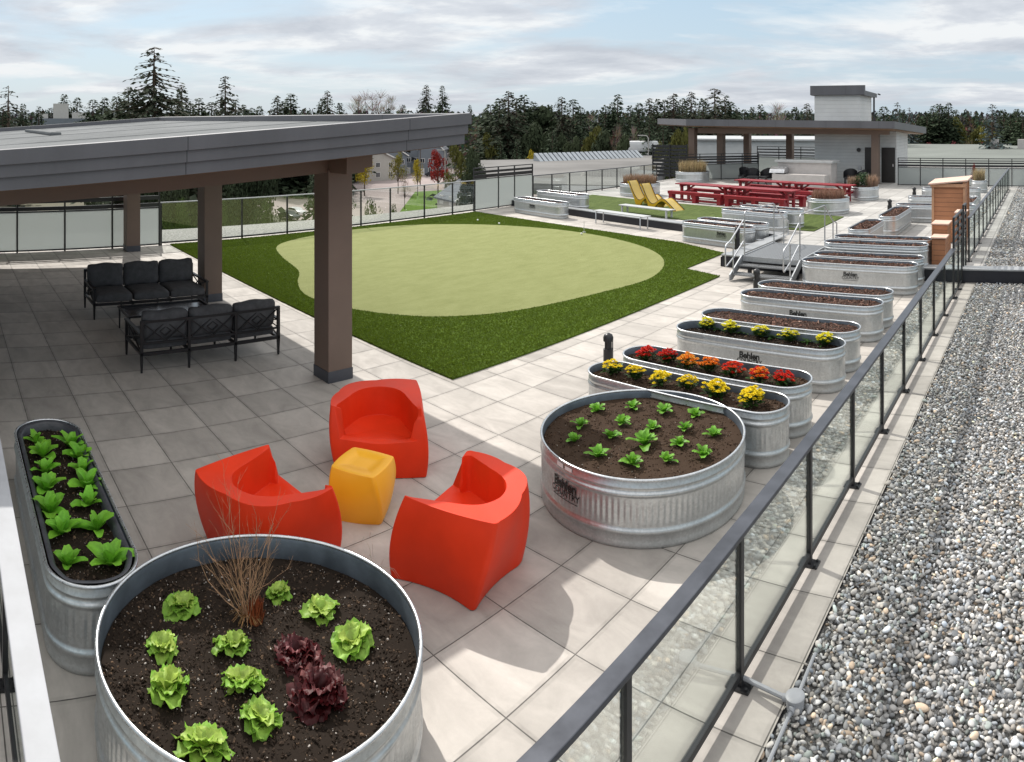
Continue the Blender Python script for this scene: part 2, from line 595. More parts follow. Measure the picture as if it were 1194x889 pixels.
    def build(s, name, mat, parent=None, smooth=None, bevel=0, weld=False, loc=None, seg=2):
        o = bpy.data.objects.new(name, s.mesh(name, mat, smooth, weld))
        COL.objects.link(o)
        if parent is not None:
            o.parent = parent
        if loc is not None:
            o.location = loc
        if bevel:
            b = o.modifiers.new('bevel', 'BEVEL')
            b.width = bevel
            b.segments = seg
            b.limit_method = 'ANGLE'
            b.angle_limit = R(40)
            b.harden_normals = False
        return o


def tag(o, label=None, cat=None, group=None, kind=None):
    if label:
        o['label'] = label
    if cat:
        o['category'] = cat
    if group:
        o['group'] = group
    if kind:
        o['kind'] = kind
    return o


def thing(name, label, cat, loc=(0, 0, 0), rz=0.0, group=None):
    o = bpy.data.objects.new(name, None)
    COL.objects.link(o)
    o.location = loc
    o.rotation_euler = (0, 0, rz)
    o.empty_display_size = .1
    return tag(o, label, cat, group)


def struct(o, label=None):
    o['kind'] = 'structure'
    if label:
        o['label'] = label
    return o


def copy_tree(o, parent=None):
    c = o.copy()
    COL.objects.link(c)
    c.parent = parent
    for ch in list(o.children):
        copy_tree(ch, c)
    return c


def dup(o, loc, rz, label, group=None, scale=None):
    c = copy_tree(o)
    c.location = loc
    c.rotation_euler = (0, 0, rz)
    if scale is not None:
        c.scale = scale if isinstance(scale, tuple) else (scale,) * 3
    c['label'] = label
    if group:
        c['group'] = group
    return c


ORD = ['first', 'second', 'third', 'fourth', 'fifth', 'sixth', 'seventh', 'eighth', 'ninth', 'tenth', 'eleventh', 'twelfth', 'thirteenth',
       'fourteenth', 'fifteenth', 'sixteenth', 'seventeenth', 'eighteenth', 'nineteenth', 'twentieth', 'twenty-first', 'twenty-second',
       'twenty-third', 'twenty-fourth', 'twenty-fifth', 'twenty-sixth', 'twenty-seventh', 'twenty-eighth', 'twenty-ninth', 'thirtieth']


def text_mesh(body, size, offset=.0, extrude=.0006, shear=0, space=1.0):
    cu = bpy.data.curves.new('lettering', 'FONT')
    cu.body = body
    cu.size = size
    cu.offset = offset
    cu.extrude = extrude
    cu.align_x = 'CENTER'
    cu.space_character = space
    cu.resolution_u = 3
    o = bpy.data.objects.new('lettering', cu)
    COL.objects.link(o)
    dg = bpy.context.evaluated_depsgraph_get()
    me = bpy.data.meshes.new_from_object(o.evaluated_get(dg))
    v = [tuple(p.co) for p in me.vertices]
    f = [tuple(p.vertices) for p in me.polygons]
    bpy.data.objects.remove(o)
    bpy.data.curves.remove(cu)
    bpy.data.meshes.remove(me)
    return v, f


build_materials()
# ------------------------------------------------------------------ camera, world, sun
cam_d = bpy.data.cameras.new('camera')
cam_d.type = 'PANO'
cam_d.panorama_type = 'CENTRAL_CYLINDRICAL'
cam_d.central_cylindrical_range_u_min = -CXC / CF
cam_d.central_cylindrical_range_u_max = (1194 - CXC) / CF
cam_d.central_cylindrical_range_v_min = -(889 - CY0) / CF
cam_d.central_cylindrical_range_v_max = CY0 / CF
cam_d.central_cylindrical_radius = 1.0
cam_d.clip_start = .05
cam_d.clip_end = 6000
cam = bpy.data.objects.new('camera', cam_d)
COL.objects.link(cam)
cam.location = (0, 0, CH)
cam.rotation_euler = (R(90), 0, CTH)
sc.camera = cam

SUNV = Vector((.95, -.27, -1.0)).normalized()     # direction in which the light travels
sd = bpy.data.lights.new('sun', 'SUN')
sd.energy = 4.25
sd.angle = R(.55)
sd.color = (1.0, .955, .89)
sun = bpy.data.objects.new('sun', sd)
COL.objects.link(sun)
sun.location = (-20, 10, 30)
sun.rotation_mode = 'QUATERNION'
sun.rotation_quaternion = SUNV.to_track_quat('-Z', 'Y')

w = bpy.data.worlds.new('World')
sc.world = w
w.use_nodes = True
nt = w.node_tree
nt.nodes.clear()
wo = nt.nodes.new('ShaderNodeOutputWorld')
bg = nt.nodes.new('ShaderNodeBackground')
sky = nt.nodes.new('ShaderNodeTexSky')
sky.sky_type = 'NISHITA'
sky.sun_disc = False
sky.sun_elevation = math.asin(-SUNV.z)
sky.sun_rotation = math.atan2(-SUNV.x, -SUNV.y)
sky.air_density = 1.0
sky.dust_density = 1.6
sky.ozone_density = 1.5
tc = nt.nodes.new('ShaderNodeTexCoord')
sep = nt.nodes.new('ShaderNodeSeparateXYZ')
nt.links.new(tc.outputs['Generated'], sep.inputs[0])


def wm(op, a, b=0.0, clamp=False):
    n = nt.nodes.new('ShaderNodeMath')
    n.operation = op
    n.use_clamp = clamp
    for i, x in enumerate((a, b)):
        if isinstance(x, (int, float)):
            n.inputs[i].default_value = x
        else:
            nt.links.new(x, n.inputs[i])
    return n.outputs[0]


def wramp(fac, stops):
    n = nt.nodes.new('ShaderNodeValToRGB')
    while len(n.color_ramp.elements) < len(stops):
        n.color_ramp.elements.new(.5)
    for e, (p, c) in zip(n.color_ramp.elements, stops):
        e.position = p
        e.color = (*c, 1)
    nt.links.new(fac, n.inputs[0])
    return n.outputs[0]


def wmix(f, a, b):
    n = nt.nodes.new('ShaderNodeMix')
    n.data_type = 'RGBA'
    for i, x in ((0, f), (6, a), (7, b)):
        if isinstance(x, (int, float)):
            n.inputs[i].default_value = x
        elif isinstance(x, tuple):
            n.inputs[i].default_value = (*x, 1)
        else:
            nt.links.new(x, n.inputs[i])
    return n.outputs[2]


# clouds lie on a flat layer overhead: project the direction on it
den = wm('ADD', wm('MAXIMUM', sep.outputs[2], 0.0), .085)
cx = wm('DIVIDE', sep.outputs[0], den)
cy = wm('DIVIDE', sep.outputs[1], den)
cmb = nt.nodes.new('ShaderNodeCombineXYZ')
nt.links.new(cx, cmb.inputs[0])
nt.links.new(cy, cmb.inputs[1])
cmb.inputs[2].default_value = 3.1


def wnoise(scale, detail, rough, dist=0, off=0.0):
    mp = nt.nodes.new('ShaderNodeMapping')
    mp.inputs['Location'].default_value = (off, off * .7, off * .3)
    nt.links.new(cmb.outputs[0], mp.inputs[0])
    n = nt.nodes.new('ShaderNodeTexNoise')
    n.inputs['Scale'].default_value = scale
    n.inputs['Detail'].default_value = detail
    n.inputs['Roughness'].default_value = rough
    n.inputs['Distortion'].default_value = dist
    nt.links.new(mp.outputs[0], n.inputs['Vector'])
    return n.outputs[0]


n_cover = wnoise(.42, 8, .56, .3, 4.0)
n_shade = wnoise(.8, 9, .6, .2, 9.0)
n_veil = wnoise(.16, 4, .5, .2, 1.5)
cover = wramp(n_cover, [(.44, (0, 0, 0)), (.57, (1, 1, 1))])
veil = wm('MULTIPLY', wramp(n_veil, [(.3, (.5, .5, .5)), (.65, (.95, .95, .95))]), 1.0)
bright = wramp(n_shade, [(.36, (4.4, 4.6, 5.1)), (.5, (6.2, 6.35, 6.7)), (.58, (8.4, 8.4, 8.3))])
# thin high veil over the blue, thicker towards the horizon
hz = wm('SUBTRACT', 1.0, wm('MULTIPLY', wm('MAXIMUM', sep.outputs[2], 0.0), 4.2), True)
blue = wmix(.62, sky.outputs[0], (3.4, 5.7, 7.4))
v1 = wmix(wm('MULTIPLY', veil, .30), blue, (5.9, 6.35, 6.8))
v2 = wmix(wm('MULTIPLY', cover, .85), v1, bright)
v3 = wmix(wm('MULTIPLY', hz, .40), v2, (5.6, 5.85, 6.3))
# unseen sky overhead, brightened and warmed as added fill for the shade
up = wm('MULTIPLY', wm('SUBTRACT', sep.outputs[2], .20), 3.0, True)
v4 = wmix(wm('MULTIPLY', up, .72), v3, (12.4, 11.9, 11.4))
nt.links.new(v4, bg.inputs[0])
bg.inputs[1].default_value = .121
nt.links.new(bg.outputs[0], wo.inputs[0])
vs = sc.view_settings
vs.view_transform = 'Standard'
vs.look = 'None'
vs.gamma = 1
vs.use_curve_mapping = False
vs.exposure = 0.0
sc.cycles.max_bounces = 8
sc.cycles.transparent_max_bounces = 24
sc.cycles.diffuse_bounces = 3
sc.cycles.glossy_bounces = 4
sc.cycles.use_denoising = True
sc.cycles.caustics_reflective = False
sc.cycles.caustics_refractive = False
sc.cycles.sample_clamp_indirect = 6

# ------------------------------------------------------------------ the setting: floors, roofs, ground


def fence_left(y):
    return -20.02 - .066 * (y - 2.0)


def wall_edge(x):
    """front face of the low border wall of the upper deck, which runs slightly askew"""
    return 20.15 - .182 * (x + 8.15)


def sheet(name, poly, z, mat, label=None):
    b = MB()
    b.add([(x, y, z) for x, y in poly], [tuple(range(len(poly)))])
    return struct(b.build(name, mat), label)


g = MB()
g.add([(-5000, -5000, GZ), (5000, -5000, GZ), (5000, 5000, GZ), (-5000, 5000, GZ)], [(0, 1, 2, 3)])
struct(g.build('ground', M['ground']), 'brownish ground far below the roof terrace')
b = MB()
b.prism([(-23.3, -14), (14, -14), (14, 56), (-23.3, 56)], GZ, -.06)
tag(b.build('apartment_building', M['neighbour_wall']), 'building that carries the roof terrace, seen only past its edge', 'building')
sheet('terrace_floor', [(-20.6, -9), (-1.665, -9), (-1.665, 16.4), (-8.2, 16.4), (-8.2, wall_edge(-8.2) + .1), (-21.9, wall_edge(-21.9) + .1), (-20.6, 4)], 0.0,
      M['paver'], 'square concrete pavers of the lower terrace')
b = MB()
b.prism([(-8.05, 16.47), (-1.6, 16.47), (-1.6, 56), (-21.75, 56), (-21.75, wall_edge(-21.75) + .25), (-8.05, wall_edge(-8.05) + .25)], -.04, U)
struct(b.build('upper_deck_floor', M['paver_upper']), 'pale pavers of the raised rear deck')
sheet('gravel_ledge', [(-23.25, -9), (-20.6, -9), (-20.6, 4), (-21.9, 22.7), (-21.75, 56), (-23.25, 56)], -.012, M['concrete_roof'], 'strip of pale gravel outside the left railing')
sheet('gravel_bed', [(-1.665, -9), (13, -9), (13, 16.4), (-1.665, 16.4)], -.035, M['gravel_bed'])
sheet('upper_gravel_bed', [(-1.6, 16.5), (13, 16.5), (13, 55), (-1.6, 55)], .11, M['gravel_bed'])
# edging slabs between the upper fence and its gravel
b = MB()
b.prism([(-1.99, 16.8), (-1.62, 16.8), (-1.62, 38), (-1.99, 38)], U + .001, U + .012)
struct(b.build('edging_slabs', M['paver_upper']), 'row of pale edging slabs between the far railing and the gravel')

# turf areas
tb = [(-7.70, 6.83), (-7.66, 15.24), (-8.82, 15.60), (-8.88, 17.95), (-10.9, 18.85), (-13.0, 19.2), (-15.1, 19.45), (-18.5, 19.75), (-21.05, 19.95),
      (fence_left(14) + .06, 14), (fence_left(6.83) + .05, 6.83)]
b = MB()
b.prism(tb, .002, .028)
turf = struct(b.build('putting_lawn', M['turf']), 'dark green artificial turf around the putting green')


def smooth_loop(pts, n=6):
    out = []
    m = len(pts)
    for i in range(m):
        p0, p1, p2, p3 = (Vector((*pts[(i + k - 1) % m], 0)) for k in range(4))
        for j in range(n):
            t = j / n
            q = .5 * ((2 * p1) + (-p0 + p2) * t + (2 * p0 - 5 * p1 + 4 * p2 - p3) * t * t + (-p0 + 3 * p1 - 3 * p2 + p3) * t ** 3)
            out.append((q.x, q.y))
    return out


gp = [(-18.45, 9.5), (-17.1, 9.0), (-15.4, 8.55), (-14.35, 7.95), (-13.4, 7.55), (-12.6, 7.5), (-11.7, 7.75), (-10.9, 8.2), (-10.2, 8.85), (-9.55, 10.13),
      (-9.12, 12.38), (-8.99, 14.28), (-9.81, 16.18), (-11.38, 17.59), (-13.62, 18.45), (-15.9, 18.55), (-18.16, 17.7), (-19.75, 15.9), (-20.2, 13.6), (-19.8, 11.5), (-19.2, 10.2)]
b = MB()
b.prism(smooth_loop(gp), .003, .034)
struct(b.build('putting_green', M['green']), 'pale green putting surface with a curved outline')
b = MB()
b.prism([(-19.9, wall_edge(-19.9) + .75), (-7.5, 21.75), (-7.55, 25.35), (-20.6, 27.3)], U + .002, U + .03)
struct(b.build('deck_lawn', M['deck_turf']), 'green turf on the raised deck under the loungers')

# black golf cups and balls
for i, (px, py, lb) in enumerate(((582, 261, 'white golf ball on the far left rim of the putting green'), (557, 257, 'white golf ball on dark turf nearest the frosted screen'),
                                  (678, 273, 'white golf ball beside the small cup marker'))):
    p = at(px, py, .05)
    b = MB()
    b.ball((0, 0, 0), .035, 12, 8)
    o = b.build('golf_ball', M['ball'], None, 180)
    o.location = (p.x, p.y, .062)
    tag(o, lb, 'ball', 'golf balls')
p = at(681, 272, 0)
t_ = thing('cup_marker', 'thin white cup marker standing on the far turf edge', 'marker', (p.x, p.y, .03))
b = MB()
b.cyl((0, 0, 0), (0, 0, .38), .008, 8)
b.build('pole', M['white_paint'], t_)
b = MB()
b.lathe([(.06, 0), (.06, .012), (.05, .014)], 16)
b.build('rim', M['white_paint'], t_)

# pile of the artificial turf: short blades, nobody could count them
def inside(poly, X, Y):
    c = np.zeros(len(X), dtype=bool)
    n = len(poly)
    for i in range(n):
        (x1, y1), (x2, y2) = poly[i], poly[(i + 1) % n]
        if y1 == y2:
            continue
        k = ((y1 > Y) != (y2 > Y)) & (X < (x2 - x1) * (Y - y1) / (y2 - y1) + x1)
        c ^= k
    return c


rg_t = np.random.RandomState(12)
NB = 520000
X = rg_t.uniform(-21.2, -7.6, NB)
Y = 6.8 + 13.2 * rg_t.power(1.0, NB) ** 1.35
k = inside(tb, X, Y) & ~inside(smooth_loop(gp), X, Y)
X, Y = X[k], Y[k]
X, Y = X[:170000], Y[:170000]
m_ = len(X)
dist = np.hypot(X, Y)
an = rg_t.uniform(0, 6.28, m_)
wd_ = .0035 + .0006 * dist
hh = rg_t.uniform(.012, .030, m_)
lx, ly = rg_t.normal(size=m_) * .010, rg_t.normal(size=m_) * .010
V = np.stack([np.stack([X - np.cos(an) * wd_, Y - np.sin(an) * wd_, np.full(m_, .024)], 1), np.stack([X + np.cos(an) * wd_, Y + np.sin(an) * wd_, np.full(m_, .024)], 1),
              np.stack([X + lx, Y + ly, .026 + hh], 1)], 1).reshape(-1, 3)
me = bpy.data.meshes.new('turf_pile')
me.vertices.add(len(V))
me.vertices.foreach_set('co', V.astype(np.float32).ravel())
me.loops.add(len(V))
me.loops.foreach_set('vertex_index', np.arange(len(V), dtype=np.int32))
me.polygons.add(m_)
me.polygons.foreach_set('loop_start', np.arange(0, len(V), 3, dtype=np.int32))
me.update(calc_edges=True)
ca = me.color_attributes.new('Col', 'FLOAT_COLOR', 'POINT')
cc = np.ones((m_, 3, 4), dtype=np.float32)
cc[:, :, :3] = (np.array([.118, .175, .016])[None] * rg_t.uniform(.78, 1.25, (m_, 1)))[:, None, :]
ca.data.foreach_set('color', cc.ravel())
me.materials.append(M['leaf'])
o = bpy.data.objects.new('grass', me)
COL.objects.link(o)
tag(o, 'short dark green artificial grass blades around the putting green', None, None, 'stuff')

# street, lawn and houses' ground far below
sheet('street', [(-420, 60), (-60, 60), (-60, 340), (-420, 340)], GZ + .03, M['asphalt'], 'pale street and car park below the terrace')
pc = ray(500, 150)
sheet('street_lawn', [(at(a_, b_, GZ).x, at(a_, b_, GZ).y) for a_, b_ in ((455, 262), (575, 262), (552, 220), (484, 224))], GZ + .06, M['lawn'], 'bright lawn below the terrace')
sheet('far_field', [(-10, 180), (140, 170), (180, 420), (-20, 420)], GZ + .05, M['lawn'], 'flat green field on the right horizon')

# low hills on the horizon
b = MB()
rng = random.Random(5)
n = 220
v = []
f = []
for i in range(n + 1):
    a = -2.2 + 3.2 * i / n
    hgt = 4 + 14 * (.5 + .5 * math.sin(i * .13 + 1) * math.sin(i * .041)) + rng.random() * 1.4
    for r_, z_ in ((1350, GZ - 1), (1500, GZ + 8 + hgt * .7), (1700, 3 + hgt), (2200, 2 + hgt)):
        v.append((r_ * math.sin(a), r_ * math.cos(a), z_))
for i in range(n):
    for k in range(3):
        f.append((i * 4 + k, i * 4 + k + 1, (i + 1) * 4 + k + 1, (i + 1) * 4 + k))
b.add(v, f)
struct(b.build('hills', M['hill'], None, 60), 'low blue-grey wooded hills on the horizon')
# ------------------------------------------------------------------ river gravel: real stones, one object each bed (nobody could count them)
def ico(sub):
    import bmesh
    bm = bmesh.new()
    bmesh.ops.create_icosphere(bm, subdivisions=sub, radius=1)
    v = np.array([x.co[:] for x in bm.verts], dtype=np.float32)
    f = np.array([[q.index for q in p.verts] for p in bm.faces], dtype=np.int32)
    bm.free()
    return v, f


def rand_rot(rs, n):
    q = rs.normal(size=(n, 4))
    q /= np.linalg.norm(q, axis=1, keepdims=True)
    w_, x, y, z = q.T
    return np.stack([np.stack([1 - 2 * (y * y + z * z), 2 * (x * y - z * w_), 2 * (x * z + y * w_)], -1),
                     np.stack([2 * (x * y + z * w_), 1 - 2 * (x * x + z * z), 2 * (y * z - x * w_)], -1),
                     np.stack([2 * (x * z - y * w_), 2 * (y * z + x * w_), 1 - 2 * (x * x + y * y)], -1)], 1)


def scatter(name, pts, size, base, mat, cols, rs, flat=(1, .75, .55), tilt=.6, parent=None, smooth=True, lump=.12):
    bv, bf = base
    n = len(pts)
    dirs = rs.normal(size=(n, 3)).astype(np.float32)
    sc_ = size[:, None] * np.array(flat)[None] * (1 + .22 * rs.normal(size=(n, 3)))
    sc_ = np.clip(sc_, size[:, None] * .3, size[:, None] * 1.5)
    # stones lie mostly flat: random yaw, small tilt
    yaw = rs.uniform(0, 2 * PI, n)
    t1, t2 = rs.normal(size=n) * tilt, rs.normal(size=n) * tilt
    cz, sz = np.cos(yaw), np.sin(yaw)
    Rz = np.zeros((n, 3, 3))
    Rz[:, 0, 0], Rz[:, 0, 1], Rz[:, 1, 0], Rz[:, 1, 1], Rz[:, 2, 2] = cz, -sz, sz, cz, 1
    c1, s1, c2, s2 = np.cos(t1), np.sin(t1), np.cos(t2), np.sin(t2)
    Rx = np.zeros((n, 3, 3))
    Rx[:, 0, 0], Rx[:, 1, 1], Rx[:, 1, 2], Rx[:, 2, 1], Rx[:, 2, 2] = 1, c1, -s1, s1, c1
    Ry = np.zeros((n, 3, 3))
    Ry[:, 1, 1], Ry[:, 0, 0], Ry[:, 0, 2], Ry[:, 2, 0], Ry[:, 2, 2] = 1, c2, s2, -s2, c2
    RR = Ry @ Rx @ Rz
    v = bv[None] * (1 + lump * np.sin(bv[None] @ dirs[:, :, None] * 2.0 + dirs[:, :1, None]))
    v = v * sc_[:, None, :]
    v = np.einsum('nij,nkj->nki', RR, v) + pts[:, None, :]
    nv = bv.shape[0]
    f = bf[None] + (np.arange(n) * nv)[:, None, None]
    v = v.reshape(-1, 3).astype(np.float32)
    f = f.reshape(-1, 3).astype(np.int32)
    me = bpy.data.meshes.new(name)
    me.vertices.add(len(v))
    me.vertices.foreach_set('co', v.ravel())
    me.loops.add(f.size)
    me.loops.foreach_set('vertex_index', f.ravel())
    me.polygons.add(len(f))
    me.polygons.foreach_set('loop_start', np.arange(0, f.size, 3, dtype=np.int32))
    me.polygons.foreach_set('use_smooth', np.full(len(f), smooth))
    me.update(calc_edges=True)
    ca = me.color_attributes.new('Col', 'FLOAT_COLOR', 'POINT')
    c = np.ones((n, nv, 4), dtype=np.float32)
    c[:, :, :3] = cols[:, None, :]
    ca.data.foreach_set('color', c.ravel())
    me.materials.append(mat)
    o = bpy.data.objects.new(name, me)
    COL.objects.link(o)
    if parent is not None:
        o.parent = parent
    return o


def stone_cols(rs, n):
    g_ = np.clip(rs.lognormal(math.log(.36), .45, n), .09, .85)
    warm = rs.normal(size=n) * .05 + .015
    c = np.stack([g_ * (1 + warm), g_, g_ * (1 - warm * 1.2)], 1)
    k = rs.random(n)
    tan = k < .045
    c[tan] = np.stack([g_[tan] * 1.35, g_[tan] * 1.05, g_[tan] * .78], 1)
    gr = (k > .045) & (k < .09)
    c[gr] = np.stack([g_[gr] * .85, g_[gr] * .95, g_[gr] * .9], 1)
    return np.clip(c, .02, .88).astype(np.float32)


def poisson_jit(rs, x0, x1, y0, y1, d):
    xs = np.arange(x0, x1, d)
    ys = np.arange(y0, y1, d * .87)
    X, Y = np.meshgrid(xs, ys)
    X = X + (np.arange(len(ys)) % 2)[:, None] * d / 2 + rs.uniform(-.38, .38, X.shape) * d
    Y = Y + rs.uniform(-.38, .38, X.shape) * d
    return X.ravel(), Y.ravel()


rs = np.random.RandomState(3)
I1, I2 = ico(1), ico(2)


def gravel(name, x0, x1, y0, y1, d, base, label, z=0.0, jag=.03):
    X, Y = poisson_jit(rs, x0, x1, y0, y1, d)
    keep = X > x0 + .02 * np.sin(Y * 3) + jag * rs.random(len(X)) * .5
    X, Y = X[keep], Y[keep]
    X2, Y2 = poisson_jit(rs, x0 + .03, x1, y0, y1, d * 1.5)
    n1, n2 = len(X), len(X2)
    Z = np.concatenate([z - .022 + .008 * rs.random(n1), z + .004 + .012 * rs.random(n2)])
    P_ = np.stack([np.concatenate([X, X2]), np.concatenate([Y, Y2]), Z], 1)
    size = np.clip(rs.lognormal(math.log(d * .50), .24, n1 + n2), d * .28, d * .95)
    o = scatter(name, P_, size, base, M['stone'], stone_cols(rs, n1 + n2), rs, (1, .74, .5), .35)
    return tag(o, label, None, None, 'stuff')


gravel('gravel', -1.665, .9, 3.0, 8.2, .039, I2, 'grey and white river pebbles nearest the camera, right of the glass railing')
gravel('gravel', -1.665, 1.1, 8.2, 16.3, .043, I1, 'river pebbles beside the lower railing up to the dark parapet')
gravel('gravel', -1.62, 1.4, 16.75, 27, .055, I1, 'river pebbles of the upper roof beyond the dark parapet', U - .01)
gravel('gravel', -1.62, 1.6, 27, 38, .075, I1, 'farthest river pebbles beside the slim upper railing', U - .01)
# ------------------------------------------------------------------ galvanised stock tank planters
def outline(L, W, flute_step, straight_n, end_n=None):
    """points of a stadium (or circle): list of (x, y, nx, ny, s, on_curve)"""
    r = W / 2
    a = max(0.0, (L - W) / 2)
    out = []
    arc = PI * r
    ne = end_n or max(12, int(arc / flute_step))
    s = 0
    if a < 1e-6:
        n = ne * 2
        for i in range(n):
            t = 2 * PI * i / n
            out.append((r * math.cos(t), r * math.sin(t), math.cos(t), math.sin(t), r * t, 1.0))
        return out
    for side in (1, -1):
        for i in range(ne):
            t = -PI / 2 + PI * i / ne
            nx, ny = math.cos(t) * side, math.sin(t) * side
            out.append((side * a + r * nx, r * ny, nx, ny, s + arc * i / ne, math.sin(PI * i / ne)))
        s += arc
        for i in range(straight_n):
            k = i / straight_n
            out.append((side * a * (1 - 2 * k), side * r, 0, side, s, 0.0))
        s += 2 * a
    return out


def tank_wall(L, W, H=.61, pitch=.052, step=.0087, rows_fl=7, flat_flute=0.0, end_n=None):
    o = outline(L, W, step, 24, end_n)
    rows = [(0.0, -.006, 0), (.012, .004, 0), (.035, .006, 0), (.055, 0, 0), (.115, 0, 0), (.128, .010, 0), (.14, .016, 0), (.155, .016, 0), (.167, .010, 0), (.18, 0, 0)]
    for i in range(rows_fl):
        k = i / (rows_fl - 1)
        rows.append((.195 + .245 * k, 0, min(1, 4 * k, 4 * (1 - k)) if 0 < k < 1 else 0))
    rows += [(.452, 0, 0), (.462, .010, 0), (.472, .016, 0), (.485, .016, 0), (.495, .010, 0), (.506, 0, 0), (.527, 0, 0), (.535, .007, 0), (.543, .007, 0), (.552, 0, 0), (H - .012, 0, 0)]
    b = MB()
    n = len(o)
    v = []
    for z, off, fl in rows:
        z = z * H / .61
        for (x, y, nx, ny, s, cv) in o:
            d = off + fl * max(cv, flat_flute) * .0052 * math.sin(2 * PI * s / pitch)
            if cv == 0 and fl:
                d += .0025 * math.sin(x * 4 + z * 3) * .4
            v.append((x + nx * d, y + ny * d, z))
    # fold over the rim and run down inside
    for z, off in ((H, -.004), (H - .03, -.016), (H - .16, -.016)):
        for (x, y, nx, ny, s, cv) in o:
            v.append((x + nx * off, y + ny * off, z))
    m = len(rows) + 3
    f = []
    for j in range(m - 1):
        for i in range(n):
            f.append((j * n + i, j * n + (i + 1) % n, (j + 1) * n + (i + 1) % n, (j + 1) * n + i))
    b.add(v, f)
    b.n_out = len(rows)
    return b, o


def soil_part(L, W, z, rsd, parent, chips=1500, chip=.008, cols='soil', amp=.012, rim_dark=False):
    """uneven bed of soil with loose crumbs and bits of bark or perlite on it"""
    rg = np.random.RandomState(rsd)
    r = W / 2 - .018
    a = max(0, (L - W) / 2)
    step = .045 if L < 2.2 else .06
    v, f = [], []
    nr, na = 10, 72
    hs = rg.rand(6) * 6
    hfun = lambda x, y: amp * (math.sin(x * 9 + hs[0]) * math.cos(y * 8 + hs[1]) + .6 * math.sin(x * 21 + hs[2]) * math.sin(y * 19 + hs[3]) + .4 * math.sin(43 * x + hs[4]) * math.sin(39 * y + hs[5]))
    o = outline(2 * (a + r), 2 * r, .05, 20, 24)
    n = len(o)
    for j in range(nr + 1):
        k = j / nr
        for (x, y, nx, ny, s, cv) in o:
            px_, py_ = x * k, y * k
            if a > 0:
                px_ = x * k
            v.append((px_, py_, z + hfun(px_, py_) * (1 if k < .95 else .3)))
    for j in range(nr):
        for i in range(n):
            f.append((j * n + i, (j + 1) * n + i, (j + 1) * n + (i + 1) % n, j * n + (i + 1) % n))
    me_v = np.array(v, dtype=np.float32)
    # crumbs
    X = rg.uniform(-(a + r), a + r, chips * 2)
    Y = rg.uniform(-r, r, chips * 2)
    dx = np.maximum(np.abs(X) - a, 0)
    keep = dx * dx + Y * Y < (r - .01) ** 2
    X, Y = X[keep][:chips], Y[keep][:chips]
    m = len(X)
    Z = np.array([z + hfun(x, y) for x, y in zip(X, Y)]) + .001
    size = np.clip(rg.lognormal(math.log(chip), .45, m), chip * .35, chip * 2.6)
    k = rg.rand(m)
    if cols == 'soil':
        base = (.020, .014, .010)
        c = np.array([.026, .018, .013])[None] * rg.uniform(.4, 2.6, (m, 1))
        c[k > .93] = np.array([.55, .50, .45]) * rg.uniform(.5, 1.3, (int((k > .93).sum()), 1))
        c[(k > .83) & (k < .93)] = np.array([.13, .085, .055]) * rg.uniform(.6, 1.5, (int(((k > .83) & (k < .93)).sum()), 1))
        size[k > .93] *= .6
    elif cols == 'brown':
        base = (.050, .031, .020)
        c = np.array([.06, .038, .025])[None] * rg.uniform(.4, 2.0, (m, 1))
        c[k > .965] = np.array([.4, .36, .31])
        size[k > .965] *= .6
    else:
        base = (.045, .028, .022)
        c = np.array([.12, .068, .052])[None] * rg.uniform(.25, 2.1, (m, 1))
        c[k > .9] = np.array([.30, .20, .16]) * rg.uniform(.6, 1.2, (int((k > .9).sum()), 1))
    mbx = MB()
    mbx.add(v, f, base)
    me = mbx.mesh('soil', M['soil'], 180)
    # merge the crumbs into the same mesh
    bv, bf = ico(1)
    fl = (1, .55, .5) if cols != 'mulch' else (1.3, .42, .3)
    tmp = scatter('soil', np.stack([X, Y, Z], 1), size, (bv, bf), M['soil'], np.clip(c, 0, 1).astype(np.float32), rg, fl, .7, None, False)
    import bmesh
    bm = bmesh.new()
    bm.from_mesh(me)
    bm.from_mesh(tmp.data)
    me2 = bpy.data.meshes.new('soil')
    bm.to_mesh(me2)
    bm.free()
    me2.materials.append(M['soil'])
    bpy.data.objects.remove(tmp)
    so = bpy.data.objects.new('soil', me2)
    COL.objects.link(so)
    so.parent = parent
    return so


def lettering(lines, place, parent):
    """stencilled maker's mark; place(u, w) maps text-plane metres to local 3D"""
    b = MB()
    for body, size, off, cx, cz, spc in lines:
        v, f = text_mesh(body, size, off, .0, space=spc)
        b.add([place(x + cx, y + cz, z) for x, y, z in v], f)
    # underline bar
    n = 16
    wd = .175
    vv = []
    for i in range(n + 1):
        u = -wd + 2 * wd * i / n
        vv += [place(u, -.108, 0), place(u, -.100, 0)]
    b.add(vv, [(2 * i, 2 * i + 2, 2 * i + 3, 2 * i + 1) for i in range(n)])
    return b.build('lettering', M['ink'], parent)


MARK = [('Behlen', .125, .0042, 0, -.012, .95), ('COUNTRY', .083, .0016, 0, -.078, .98)]


